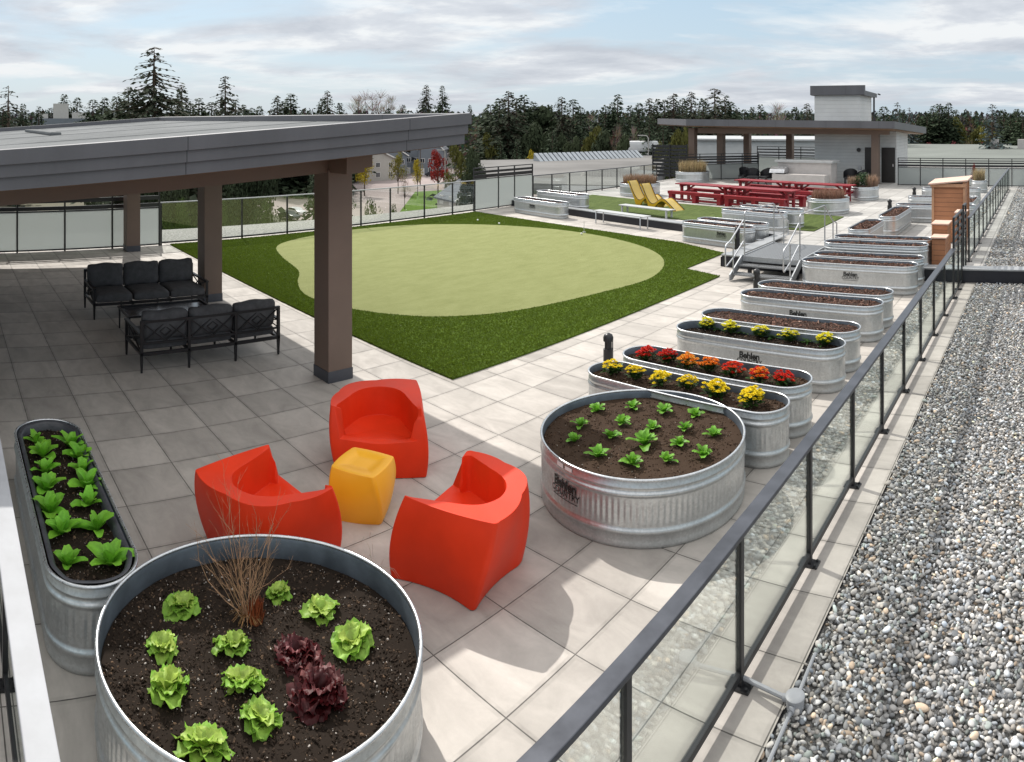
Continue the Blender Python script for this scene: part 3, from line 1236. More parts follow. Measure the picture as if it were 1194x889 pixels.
def tank(label, x, y, z, L, W, rz, soil='mulch', soil_z=.52, chips=1500, chip=.012, group='long oval galvanised tank planters', mark=True, mark_u=0.0, liner=False, seed=1,
         detail=1.0, name='stock_tank_planter', H=.61, mark_theta=None):
    t = thing(name, label, 'planter', (x, y, z), rz, group)
    rnd_ = abs(L - W) < 1e-6
    step = .0087 / detail
    pitch = .055
    wb, o = tank_wall(L, W, H, pitch, step, 7, 0.0, None if detail >= 1 else 22)
    n = len(o)
    k = wb.n_out
    fo = [q for q in wb.f if max(q) < n * (k + 1)]
    fi = [q for q in wb.f if max(q) >= n * (k + 1)]
    b = MB()
    b.v, b.f = wb.v[:n * (k + 1)], fo
    b.build('wall', M['galv'], t, 50)
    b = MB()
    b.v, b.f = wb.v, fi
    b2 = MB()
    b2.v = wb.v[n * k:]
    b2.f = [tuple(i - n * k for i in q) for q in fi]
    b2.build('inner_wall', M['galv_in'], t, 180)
    b = MB()
    b.tube([(x_ + nx * .004, y_ + ny * .004, H) for (x_, y_, nx, ny, s, cv) in o[::max(1, len(o) // 160)]], .0135, 10, closed=True)
    b.build('rim', M['galv_rim'], t, 180)
    if liner:
        o2 = outline(L - .05, W - .05, .05, 24, 24)
        b = MB()
        rg = random.Random(seed)
        prof = [(0, H + .004), (-.018, H + .012), (-.045, H - .01), (-.055, H - .12)]
        vv = []
        for off, zz in prof:
            for i, (x_, y_, nx, ny, s, cv) in enumerate(o2):
                d = off + .004 * math.sin(s * 11) + .003 * math.sin(s * 27 + 1)
                vv.append((x_ + nx * d, y_ + ny * d, zz + .004 * math.sin(s * 17)))
        m = len(o2)
        b.add(vv, [(j * m + i, j * m + (i + 1) % m, (j + 1) * m + (i + 1) % m, (j + 1) * m + i) for j in range(3) for i in range(m)])
        b.build('liner', M['liner'], t, 180)
    if soil:
        soil_part(L, W, soil_z, seed, t, chips, chip, soil)
    if mark:
        if rnd_:
            rr = W / 2 + .009
            th0 = mark_theta
            lettering(MARK, lambda u, w_, d: ((rr + d) * math.cos(th0 + u / rr), (rr + d) * math.sin(th0 + u / rr), .372 + w_), t)
        else:
            yy = -W / 2 - .005
            lettering(MARK, lambda u, w_, d: (mark_u + u, yy - d, .372 + w_), t)
    return t


TK = {}
# the two tanks beside the camera
TK['near'] = tank('large round galvanised planter nearest the camera, holding green and red lettuces', -3.957, 1.914, 0, 2.0, 2.0, 0, 'soil', .455, 11000, .0075,
                  group='round galvanised planters', mark=False, seed=11)
TK['left'] = tank('oval galvanised planter with black liner and two rows of leafy greens beside the pale-capped railing', -6.05, 1.08, 0, 2.72, .66, 0, 'soil', .53, 5200, .0075,
                  mark=False, liner=True, seed=12)
TK['round'] = tank('round galvanised planter with seventeen seedlings in brown soil and white stickers under its rim', -3.95, 6.10, 0, 2.08, 2.08, 0, 'brown', .53, 6000, .007,
                   group='round galvanised planters', seed=13, mark_theta=-PI / 2 - .20)
# stickers under the rim of that tank
for (dth, wd, hh, m_, nm) in ((-.235, .10, .045, 'label_white', 'white_sticker'), (-.115, .09, .036, 'label_white', 'white_sticker')):
    b = MB()
    rr = 1.04 + (.0045 if nm[0] == 'r' else .006)
    th = -PI / 2 - .20 + dth + .17
    b.grid(lambda u, w_: (rr * math.cos(th + (u - .5) * wd / rr), rr * math.sin(th + (u - .5) * wd / rr), .566 + (w_ - .5) * hh), 8, 1)
    b.build(nm, M[m_], TK['round'], 180)

LW = .62
rows = [('T1', 7.32, 'brown', 'oval galvanised planter of yellow flowers just behind the round seedling planter', .53, True),
        ('T2', 8.10, 'brown', 'oval galvanised planter of red and orange flowers', .53, True),
        ('T3', 9.56, 'soil', 'lettered oval planter with dark inside and a row of sparse yellow flowers', .50, True),
        ('T4', 10.38, 'mulch', 'mulch-filled oval planter right behind the one with sparse yellow flowers', .565, False),
        ('T5', 11.90, 'mulch', 'lettered mulch-filled oval planter, third pair from the camera, front one', .565, True),
        ('T6', 12.70, 'mulch', 'mulch-filled oval planter, third pair from the camera, back one', .565, False),
        ('T7', 15.22, 'mulch', 'lettered mulch-filled oval planter right of the metal steps', .565, True),
        ('T8', 16.02, 'mulch', 'mulch-filled oval planter against the dark parapet beside the metal steps', .565, False)]
for i, (k, y, so, lb, sz, mk) in enumerate(rows):
    TK[k] = tank(lb, -4.17, y, 0, 2.66, LW, 0, so, sz, 2600 if i < 3 else 1500, .011 if so != 'mulch' else .017, mark=mk, mark_u=-.12 if i > 2 else .0, seed=20 + i,
                 detail=1.0 if i < 2 else .5)
far = [('T9', -4.2, 16.86, U, 2.62, 0, 'front one of the two mulch-filled oval planters just past the dark parapet'),
       ('T10', -4.2, 17.72, U, 2.62, 0, 'back one of the two mulch-filled oval planters just past the dark parapet'),
       ('T12', -5.22, 19.85, U, 2.2, PI / 2, 'oval planter pointing away from the camera, in front of its twin, reddish mulch'),
       ('T11', -5.02, 22.9, U, 2.75, PI / 2, 'oval planter pointing away from the camera, behind its twin, beside a bollard'),
       ('T13', -4.0, 24.95, U, 2.9, 0, 'lettered oval planter behind the cedar cabinet'),
       ('T15', -4.2, 27.6, U, 2.66, 0, 'oval planter just behind the lettered one, left of the cedar cabinet'),
       ('T17', -4.3, 31.2, U, 2.66, 0, 'farthest crosswise oval planter, near the rear screen'),
       ('G1', -9.72, 19.22, 0, 2.6, -.16, 'lettered oval planter standing by the back corner of the dark turf'),
       ('G2', -9.62, 20.03, 0, 2.6, -.16, 'oval planter squeezed between its lettered twin and the border wall'),
       ('G3', -9.55, 21.55, U, 2.5, -.16, 'oval planter on the raised deck, directly behind the border wall by the steps'),
       ('G4', -9.35, 22.6, U, 2.5, -.16, 'oval planter on the raised deck, nearest the picnic tables'),
       ('B1', -18.55, 21.15, 0, 2.95, -.13, 'lettered oval planter alone at the far left end of the border wall'),
       ('B2', -18.75, 22.75, U, 2.9, -.13, 'oval planter on the raised deck behind the lettered one at the far left'),
       ('S1', -3.05, 26.8, U, 2.4, PI / 2, 'oval planter along the railing behind the cedar cabinet')]
for i, (k, x, y, z, L, rz, lb) in enumerate(far):
    TK[k] = tank(lb, x, y, z, L, LW, rz, 'mulch', .56, 900, .022, mark=k in ('T13', 'G1', 'B1'), mark_u=.55 if k == 'T13' else (.35 if k == 'G1' else -.15), seed=40 + i, detail=.5)
rnds = [('RA', -8.5, 26.4, .83, 'round planter of dry pinkish grasses at the end of the near picnic tables'),
        ('RB', -8.4, 31.3, .73, 'round planter of green shrubs and dry grasses in front of the pavilion post'),
        ('RC', -18.7, 28.6, .97, 'round planter of brown shrubs behind the yellow loungers'),
        ('RD', -20.2, 36.6, 1.0, 'round planter of straw-coloured grasses at the left foot of the pavilion'),
        ('RE', -3.45, 35.4, .42, 'small round planter with straw-coloured grass by the rear screen')]
for i, (k, x, y, r_, lb) in enumerate(rnds):
    TK[k] = tank(lb, x, y, U, 2 * r_, 2 * r_, 0, 'mulch', .55, 500, .03, group='round galvanised planters', mark=False, seed=60 + i, detail=.5)
# ------------------------------------------------------------------ leaves, lettuces, seedlings, flowers, grasses
def leaf(b, base, yaw, lift, length, width, col, curl=.3, wavy=0.0, rnd=random, nu=5, nv=4, tipcol=None, cup=.25, petiole=0.0):
    """one leaf: starts at base, leaves the plant at angle lift above the horizon, bends down by curl"""
    v, cs = [], []
    ph = rnd.random() * 6
    fr = 2 + rnd.random() * 2
    tw = rnd.uniform(-.25, .25)
    ca, sa = math.cos(yaw), math.sin(yaw)
    x = z = 0.0
    a = lift
    pts = []
    for i in range(nu + 1):
        t = i / nu
        pts.append((x, z, a))
        a = lift - curl * 2.4 * t * t
        x += math.cos(a) * length / nu
        z += math.sin(a) * length / nu
    for i in range(nu + 1):
        t = i / nu
        if t < petiole:
            wprof = .12
        else:
            k = (t - petiole) / (1 - petiole)
            wprof = max(.04, math.sin(PI * min(1, k ** .9 * .93 + .07)) ** .5)
            if i == nu:
                wprof = .10 if not wavy else .45
        xx, zz, aa = pts[i]
        for j in range(nv + 1):
            s = j / nv * 2 - 1
            yy = s * width / 2 * wprof
            up = cup * abs(s) ** 1.6 * width * .5 * wprof
            wv = wavy * width * math.sin(ph + t * fr * 5 + s * 4) * (abs(s) ** 1.5 * .8 + t * .35)
            h = up + wv
            lx = xx - math.sin(aa) * h
            lz = zz + math.cos(aa) * h + tw * yy
            wx, wy = lx * ca - yy * sa, lx * sa + yy * ca
            v.append((base[0] + wx, base[1] + wy, base[2] + lz))
            rib = 1.18 if abs(s) < .3 else 1.0
            c = col if tipcol is None else tuple(p + (q - p) * (t ** 1.5 * .6 + abs(s) * .4) for p, q in zip(col, tipcol))
            cs.append(tuple(min(1, q * rib * (1 + .10 * math.sin(ph + 7 * t + 5 * s))) for q in c))
    f = []
    for i in range(nu):
        for j in range(nv):
            p = i * (nv + 1) + j
            f.append((p, p + 1, p + nv + 2, p + nv + 1))
    b.add(v, f, cs)


def jitc(c, rnd, k=.2):
    m = 1 + rnd.uniform(-k, k)
    return tuple(min(1, x * m * (1 + rnd.uniform(-.06, .06))) for x in c)


def lettuce_mesh(seed, n=32, rad=.15, red=False):
    rnd = random.Random(seed)
    b = MB()
    for i in range(n):
        t = i / n            # 0 = outer, 1 = heart
        yaw = i * 2.39996 + rnd.uniform(-.2, .2)
        lift = .08 + 1.0 * t ** 1.1 + rnd.uniform(-.2, .2)
        ln = rad * (1.08 - .40 * t) * rnd.uniform(.72, 1.16)
        wd = ln * rnd.uniform(.85, 1.1)
        if red:
            c0, c1 = jitc((.030, .004, .005), rnd, .4), jitc((.095, .009, .012) if rnd.random() < .8 else (.26, .085, .085), rnd, .3)
            leaf(b, (.012 * math.cos(yaw), .012 * math.sin(yaw), .0 + .03 * t), yaw, lift, ln, wd * .9, c0, .5, .17, rnd, 8, 8, c1, .3)
        else:
            c0, c1 = jitc((.36, .50, .11), rnd, .12), jitc((.22, .46, .04) if t < .6 else (.40, .56, .09), rnd, .2)
            leaf(b, (.015 * math.cos(yaw), .015 * math.sin(yaw), .005 + .025 * t), yaw, lift, ln, wd, c0, .42 + .1 * t, .10, rnd, 7, 7, c1, .42)
    return b


def green_mesh(seed, n=8, rad=.09, wd=.42, up=.7, col=(.06, .20, .012), col2=(.12, .32, .03), pet=.25, wavy=.03):
    rnd = random.Random(seed)
    b = MB()
    for i in range(n):
        t = i / n
        yaw = i * 2.39996 + rnd.uniform(-.35, .35)
        lift = up * (.45 + t) + rnd.uniform(-.15, .15)
        ln = rad * rnd.uniform(.75, 1.15) * (1.0 - .25 * t)
        leaf(b, (0, 0, .0), yaw, lift, ln, ln * wd * rnd.uniform(.85, 1.15), jitc(col, rnd), .38, wavy, rnd, 6, 4, jitc(col2, rnd), .3, pet)
    return b


def put_plant(name, mesh, loc, rz, label, cat, group, scale=1.0, mat='leaf'):
    o = bpy.data.objects.new(name, mesh)
    COL.objects.link(o)
    o.location = loc
    o.rotation_euler = (0, 0, rz)
    o.scale = (scale,) * 3
    return tag(o, label, cat, group)


rnd = random.Random(21)
SZ = .46
LET = [lettuce_mesh(s, 20 + (s * 7) % 9).mesh('lettuce', M['leaf'], 180) for s in range(1, 11)]
lets = [(213, 699, 'pale green lettuce at the back left of the near round planter', .95),
        (190, 747, 'smaller green lettuce left of the one below the twigs, leaf flopping left', .92),
        (272, 746, 'green lettuce directly below the base of the dry twiggy shrub', .98),
        (195, 796, 'broad open green lettuce nearest the left rim of the near planter', 1.12),
        (283, 789, 'green lettuce in the middle of the near planter', 1.0),
        (303, 830, 'green lettuce left of the dark red lettuces, second lowest in the photo', .92),
        (238, 862, 'green lettuce lowest in the photo, at the near rim', 1.06),
        (326, 684, 'small ragged green lettuce against the orange stump', .72),
        (373, 704, 'deep green lettuce right of the dry shrub', .88),
        (411, 741, 'bright spreading lettuce farthest right in the near planter', 1.08)]
for i, (px, py, lb, s) in enumerate(lets):
    p = at(px, py + 4, SZ + .04)
    o = put_plant('lettuce', LET[i], (p.x, p.y, SZ), rnd.random() * 6, lb, 'lettuce', 'green lettuces in the near round planter', s * .86)
    o.rotation_euler = (rnd.uniform(-.22, .22), rnd.uniform(-.22, .22), rnd.random() * 6)
    o.scale = (s * .86 * rnd.uniform(.88, 1.12), s * .86 * rnd.uniform(.88, 1.12), s * .80)
for i, (px, py, lb, s) in enumerate(((346, 757, 'dark red frilly lettuce, the smaller one behind', 1.0), (374, 802, 'dark red frilly lettuce, the larger one in front with pale tips', 1.22))):
    p = at(px, py + 4, SZ + .04)
    put_plant('red_lettuce', lettuce_mesh(31 + i, 54, .135, True).mesh('red_lettuce', M['leaf'], 180), (p.x, p.y, SZ - .005), i * 2.0, lb, 'lettuce', 'red lettuces', s)

# leafy greens in the left tank
GR = [green_mesh(s, 9, .20, .56, 1.0, (.14, .40, .024), (.24, .56, .05), .16).mesh('leafy_green', M['leaf'], 180) for s in (51, 52, 53, 54, 55, 56, 57)]
lcol = [(42, 511), (50, 527), (53, 546), (55, 566), (58, 592), (72, 616), (79, 652)]
rcol = [(83, 516), (93, 529), (97, 545), (101, 562), (103, 583), (114, 611), (128, 652)]
for nm, lst in (('left', lcol), ('right', rcol)):
    for i, (px, py) in enumerate(lst):
        p = at(px, py + 4, .56)
        put_plant('leafy_green', GR[(i * 3 + (nm == 'left')) % 7], (p.x, p.y, .535), rnd.random() * 6,
                  f'leafy green plant, {ORD[6 - i]} from the near end of the {nm} row in the lined planter', 'plant', 'leafy greens in the lined oval planter', rnd.uniform(.78, 1.12))

# seedlings in the round tank
SD = [green_mesh(s, 12, .125, .56, 1.0, (.12, .32, .022), (.20, .46, .045), .15, .06).mesh('seedling', M['leaf'], 180) for s in (61, 62, 63, 64, 65, 66, 67, 68)]
seeds = [[(696, 474), (737, 471), (774, 475), (811, 480)], [(677, 491), (725, 489), (761, 495), (799, 495), (832, 503)],
         [(670, 509), (712, 505), (751, 513), (792, 513)], [(697, 527), (738, 536), (777, 532), (820, 526)]]
rown = ['back', 'second', 'third', 'front']
for r_, row in enumerate(seeds):
    for i, (px, py) in enumerate(row):
        p = at(px, py + 3, .56)
        big = 1.0
        if (px, py) == (751, 513):
            big = 1.35
        put_plant('seedling', SD[(i * 3 + r_ * 2) % 8], (p.x, p.y, .53), rnd.random() * 6,
                  f'young green seedling, {ORD[i]} from the left in the {rown[r_]} row of the round planter', 'seedling', 'seedlings in the round planter', rnd.uniform(.9, 1.1) * big)


# flowers
def flower_plant(seed, fc, fc2=None, rad=.105, nb=22, low=False):
    rn = random.Random(seed)
    nb = int(nb * 1.55)
    rad *= rn.uniform(.9, 1.15)
    lv = MB()
    for i in range(64):
        yaw = rn.random() * 6.28
        rr = rad * .75 * rn.random()
        leaf(lv, (rr * math.cos(yaw), rr * math.sin(yaw), .02 + .05 * rn.random()), yaw + rn.uniform(-.6, .6), rn.uniform(.2, 1.1), rad * rn.uniform(.5, .8), rad * .28,
             jitc((.035, .085, .018), rn, .3), .3, .08, rn, 3, 2)
    for i in range(10):
        yaw = rn.random() * 6.28
        lv.tube([(0, 0, 0), (rad * .5 * math.cos(yaw), rad * .5 * math.sin(yaw), .07)], .0025, 4, col=(.06, .11, .03))
    fl = MB()
    for i in range(nb):
        a = i * 2.39996
        q = math.sqrt((i + .5) / nb)
        r_ = rad * q * rn.uniform(.8, 1.2)
        z = .10 + .050 * (1 - q * q) + rn.uniform(-.03, .02)
        if low:
            z -= .02
        c = (r_ * math.cos(a), r_ * math.sin(a), z)
        cc = fc if (fc2 is None or math.sin(a * .5 + seed) > -.1) else fc2
        rb = rn.uniform(.019, .031)
        for ring, (n_, rr, zz) in enumerate(((9, 1.0, 0), (7, .68, .006), (4, .34, .010))):
            for k in range(n_):
                th = k / n_ * 6.28 + ring * .5
                leaf(fl, (c[0], c[1], c[2] - .004 + zz), th, .35 + .35 * ring, rb * rr * 1.15, rb * .62, jitc(cc, rn, .14), .35, 0, rn, 2, 2, None, .2)
    return lv, fl


YEL, RED, ORG = (.80, .62, .012), (.58, .018, .006), (.78, .22, .012)


def put_flower(px, py, zs, seed, fc, fc2, lb, group, s=1.0, nb=22, rad=.105):
    p = at(px, py + 6, zs + .07)
    t = thing('flower_plant', lb, 'flower', (p.x, p.y, zs), seed * .7, group)
    t.rotation_euler = (.12 * math.sin(seed * 3), .12 * math.cos(seed * 5), seed * .7)
    lv, fl = flower_plant(seed, fc, fc2, rad, nb)
    t.scale = (s, s, s)
    lv.build('foliage', M['leaf'], t, 180)
    fl.build('blossom', M['petal'], t, 180)
    return t


for i, (px, py) in enumerate(((714, 425), (741, 431), (771, 438), (801, 443), (833, 452), (877, 461))):
    put_flower(px, py, .53, 70 + i, YEL, None, f'clump of yellow flowers, {ORD[i]} from the left in the planter behind the round one', 'yellow flower clumps, near planter',
               1.12 + .16 * (i > 3), 20 + (i > 3) * 8)
reds = [(754, 410, RED, None, 'red clump at the left end of the red flower planter'), (779, 413, RED, None, 'small red clump, second in the red flower planter'),
        (801, 418, ORG, (.75, .33, .03), 'loose orange clump, third in the red flower planter'), (827, 423, ORG, None, 'bronze orange clump in the middle of the red flower planter'),
        (854, 429, RED, (.70, .06, .01), 'tall red clump, fifth in the red flower planter'), (885, 435, RED, ORG, 'red and orange clump, sixth in the red flower planter'),
        (912, 439, RED, None, 'red clump at the right end of the red flower planter')]
for i, (px, py, c1, c2, lb) in enumerate(reds):
    put_flower(px, py, .53, 80 + i, c1, c2, lb, 'red and orange flower clumps', 1.2, 24)
for i, (px, py) in enumerate(((825, 374), (852, 378), (887, 383), (920, 388), (962, 392))):
    put_flower(px, py, .50, 90 + i, (.72, .66, .03), None, f'yellow flower clump, {ORD[i]} from the left in the dark lettered planter', 'yellow flower clumps, dark planter', 1.2, 18)
for i, px in enumerate((838, 868, 903, 941)):
    p = at(px, 381 + (px - 838) * .14, .56)
    put_plant('leafy_green', green_mesh(100 + i, 12, .12, .4, .7, (.04, .10, .02), (.07, .15, .03)).mesh('leafy_green', M['leaf'], 180), (p.x, p.y, .50), i,
              f'low green plant without bloom, {ORD[i]} gap between the sparse yellow flowers', 'plant', 'green plants between sparse yellow flowers')


# dry twiggy shrub in the near tank
def twig_rec(b, p, d, ln, r, depth, rn):
    pts = [p]
    n = 4
    dd = d.copy()
    for i in range(n):
        dd = (dd + Vector((rn.uniform(-.11, .11), rn.uniform(-.11, .11), rn.uniform(-.02, .07)))).normalized()
        pts.append(pts[-1] + dd * ln / n)
    b.tube(pts, r, 5, r * .45)
    if depth > 0:
        for k in range(rn.randint(3, 4)):
            q = pts[rn.randint(1, n)]
            nd = (dd + Vector((rn.uniform(-.75, .75), rn.uniform(-.75, .75), rn.uniform(-.1, .4)))).normalized()
            twig_rec(b, q, nd, ln * rn.uniform(.26, .52), r * .5, depth - 1, rn)


rn = random.Random(8)
p = at(288, 722, SZ)
sh = thing('dry_shrub', 'leafless brown twiggy shrub with an orange-brown stump in the near round planter', 'shrub', (p.x, p.y, SZ))
b = MB()
for i in range(17):
    az_ = rn.uniform(0, 6.28)
    sp = rn.uniform(.08, .62)
    d = Vector((math.cos(az_) * sp - .10, math.sin(az_) * sp - .09, 1)).normalized()
    twig_rec(b, Vector((rn.uniform(-.03, .03), rn.uniform(-.03, .03), 0)), d, rn.uniform(.34, .66), rn.uniform(.0024, .0042), 3, rn)
# one long low stem curving to the left
b.tube([(0, 0, .01), (-.09, -.12, .10), (-.15, -.22, .22), (-.17, -.28, .37), (-.16, -.30, .55)], .004, 5, .0015)
b.build('twigs', M['twig'], sh, 60)
b = MB()
for i in range(150):
    a = rn.random() * 6.28
    r_ = .045 * math.sqrt(rn.random())
    h = rn.uniform(.03, .15)
    x, y = r_ * math.cos(a) + .035, r_ * math.sin(a) + .05
    b.tube([(x, y, -.01), (x * 1.1 + rn.uniform(-.02, .02), y * 1.1 + rn.uniform(-.02, .02), h)], .005, 4, .001, col=jitc((.33, .085, .025), rn, .4))
for i in range(70):
    a = rn.random() * 6.28
    l_ = rn.uniform(.05, .13)
    b.tube([(0, 0, .02), (l_ * .6 * math.cos(a), l_ * .6 * math.sin(a), .05), (l_ * math.cos(a), l_ * math.sin(a), .02)], .0015, 3, col=jitc((.36, .20, .08), rn, .3))
b.build('stump', M['straw'], sh, 60)
# pale wiry grass at the rim
p = at(436, 678, 0.0)
b = MB()
for i in range(13):
    a = rn.uniform(0, 6.28)
    l_ = rn.uniform(.12, .3)
    pts = [Vector((0, 0, .0)), Vector((math.cos(a) * l_ * .4, math.sin(a) * l_ * .4, l_ * .8)), Vector((math.cos(a) * l_, math.sin(a) * l_, l_ * .8)), Vector((math.cos(a) * l_ * 1.3, math.sin(a) * l_ * 1.3, l_ * .45))]
    b.tube(pts, .0016, 4, .0008, col=jitc((.62, .52, .42), rn, .2))
o = b.build('dry_grass_tuft', M['straw'])
o.location = (p.x, p.y, 0)
tag(o, 'few pale wiry dry grass blades behind the near round planter', 'grass tuft')


# tufts in the far round planters
def grass_tuft(seed, r_, h, n, col, spread=.5):
    rn = random.Random(seed)
    b = MB()
    for i in range(n):
        a, q = rn.random() * 6.28, r_ * math.sqrt(rn.random())
        x, y = q * math.cos(a), q * math.sin(a)
        l_ = h * rn.uniform(.5, 1.1)
        a2 = rn.random() * 6.28
        s = spread * l_ * rn.random()
        w_ = .009
        tx, ty = -math.sin(a2) * w_, math.cos(a2) * w_
        c = jitc(col, rn, .35)
        m_ = (x + math.cos(a2) * s * .4, y + math.sin(a2) * s * .4, l_ * .65)
        e_ = (x + math.cos(a2) * s, y + math.sin(a2) * s, l_)
        b.add([(x - tx, y - ty, 0), (x + tx, y + ty, 0), (m_[0] + tx, m_[1] + ty, m_[2]), (m_[0] - tx, m_[1] - ty, m_[2]), e_], [(0, 1, 2, 3), (3, 2, 4)], c)
    return b


for (k, off, h, col, lb, n) in (('RA', .65, .42, (.30, .17, .12), 'dry pinkish-brown grass filling the round planter by the near picnic tables', 1500),
                                ('RC', .8, .5, (.30, .19, .12), 'brown twiggy grass in the round planter behind the loungers', 1400),
                                ('RD', .8, .75, (.40, .31, .17), 'straw-coloured grass at the left foot of the pavilion', 1300),
                                ('RE', .3, .7, (.42, .34, .20), 'straw-coloured grass in the small round planter by the rear screen', 500)):
    o = grass_tuft(ord(k[1]), off, h, n, col).build('dry_grass_clump', M['straw'])
    q = TK[k].location
    o.location = (q.x, q.y, U + .53)
    tag(o, lb, 'grass clump')
q = TK['RB'].location
for dx, h, n, col, lb, m_ in ((-.45, .55, 420, (.36, .26, .18), 'straw-coloured grass on the left side of the round shrub planter', 'straw'),
                              (.42, .62, 420, (.40, .27, .19), 'straw-coloured grass on the right side of the round shrub planter', 'straw')):
    o = grass_tuft(int(h * 100), .26, h, n, col).build('dry_grass_clump', M[m_])
    o.location = (q.x + dx, q.y, U + .53)
    tag(o, lb, 'grass clump')
b = MB()
for i in range(420):
    a, r_, z_ = rn.random() * 6.28, .42 * math.sqrt(rn.random()), rn.random()
    leaf(b, (r_ * math.cos(a), r_ * math.sin(a), .1 + .6 * z_ * (1 - (r_ / .55) ** 2)), a + rn.uniform(-1, 1), rn.uniform(.1, 1), .11, .07, jitc((.04, .085, .03), rn, .4), .3, 0, rn, 2, 2)
o = b.build('green_shrub', M['leaf'])
o.location = (q.x, q.y + .1, U + .53)
tag(o, 'bushy green shrub in the middle of the round planter by the pavilion', 'shrub')
p = TK['T12'].location
o = grass_tuft(5, .3, .35, 160, (.30, .30, .12), .3).build('yellow_weed_tuft', M['straw'])
o.location = (-4.75, 18.6, U)
tag(o, 'thin yellowish weeds growing beside the reddish-mulch planter', 'weeds')
# ------------------------------------------------------------------ red moulded chairs
def corner_ring(cs, rads, z, bul, n=10, fn=None):
    """closed ring through 4 corners with own corner rounding and bulging sides"""
    pts = []
    m = 4
    for i in range(m):
        p0, p1, p2 = (Vector((*cs[(i + k) % m], 0)) for k in (-1, 0, 1))
        r = rads[i]
        a = p1 + (p0 - p1).normalized() * r
        c = p1 + (p2 - p1).normalized() * r
        for k in range(n + 1):
            t = k / n
            q = a * (1 - t) ** 2 + p1 * 2 * t * (1 - t) + c * t * t
            pts.append(q)
        # straight run to the next corner, bulging outwards
        p3 = Vector((*cs[(i + 2) % m], 0))
        e = p2 + (p1 - p2).normalized() * rads[(i + 1) % m]
        nrm = Vector(((p2 - p1).y, -(p2 - p1).x, 0)).normalized()
        for k in range(1, 14):
            t = k / 14
            q = c.lerp(e, t) + nrm * bul[i] * 4 * t * (1 - t)
            pts.append(q)
    return [(q.x, q.y, z) for q in pts]


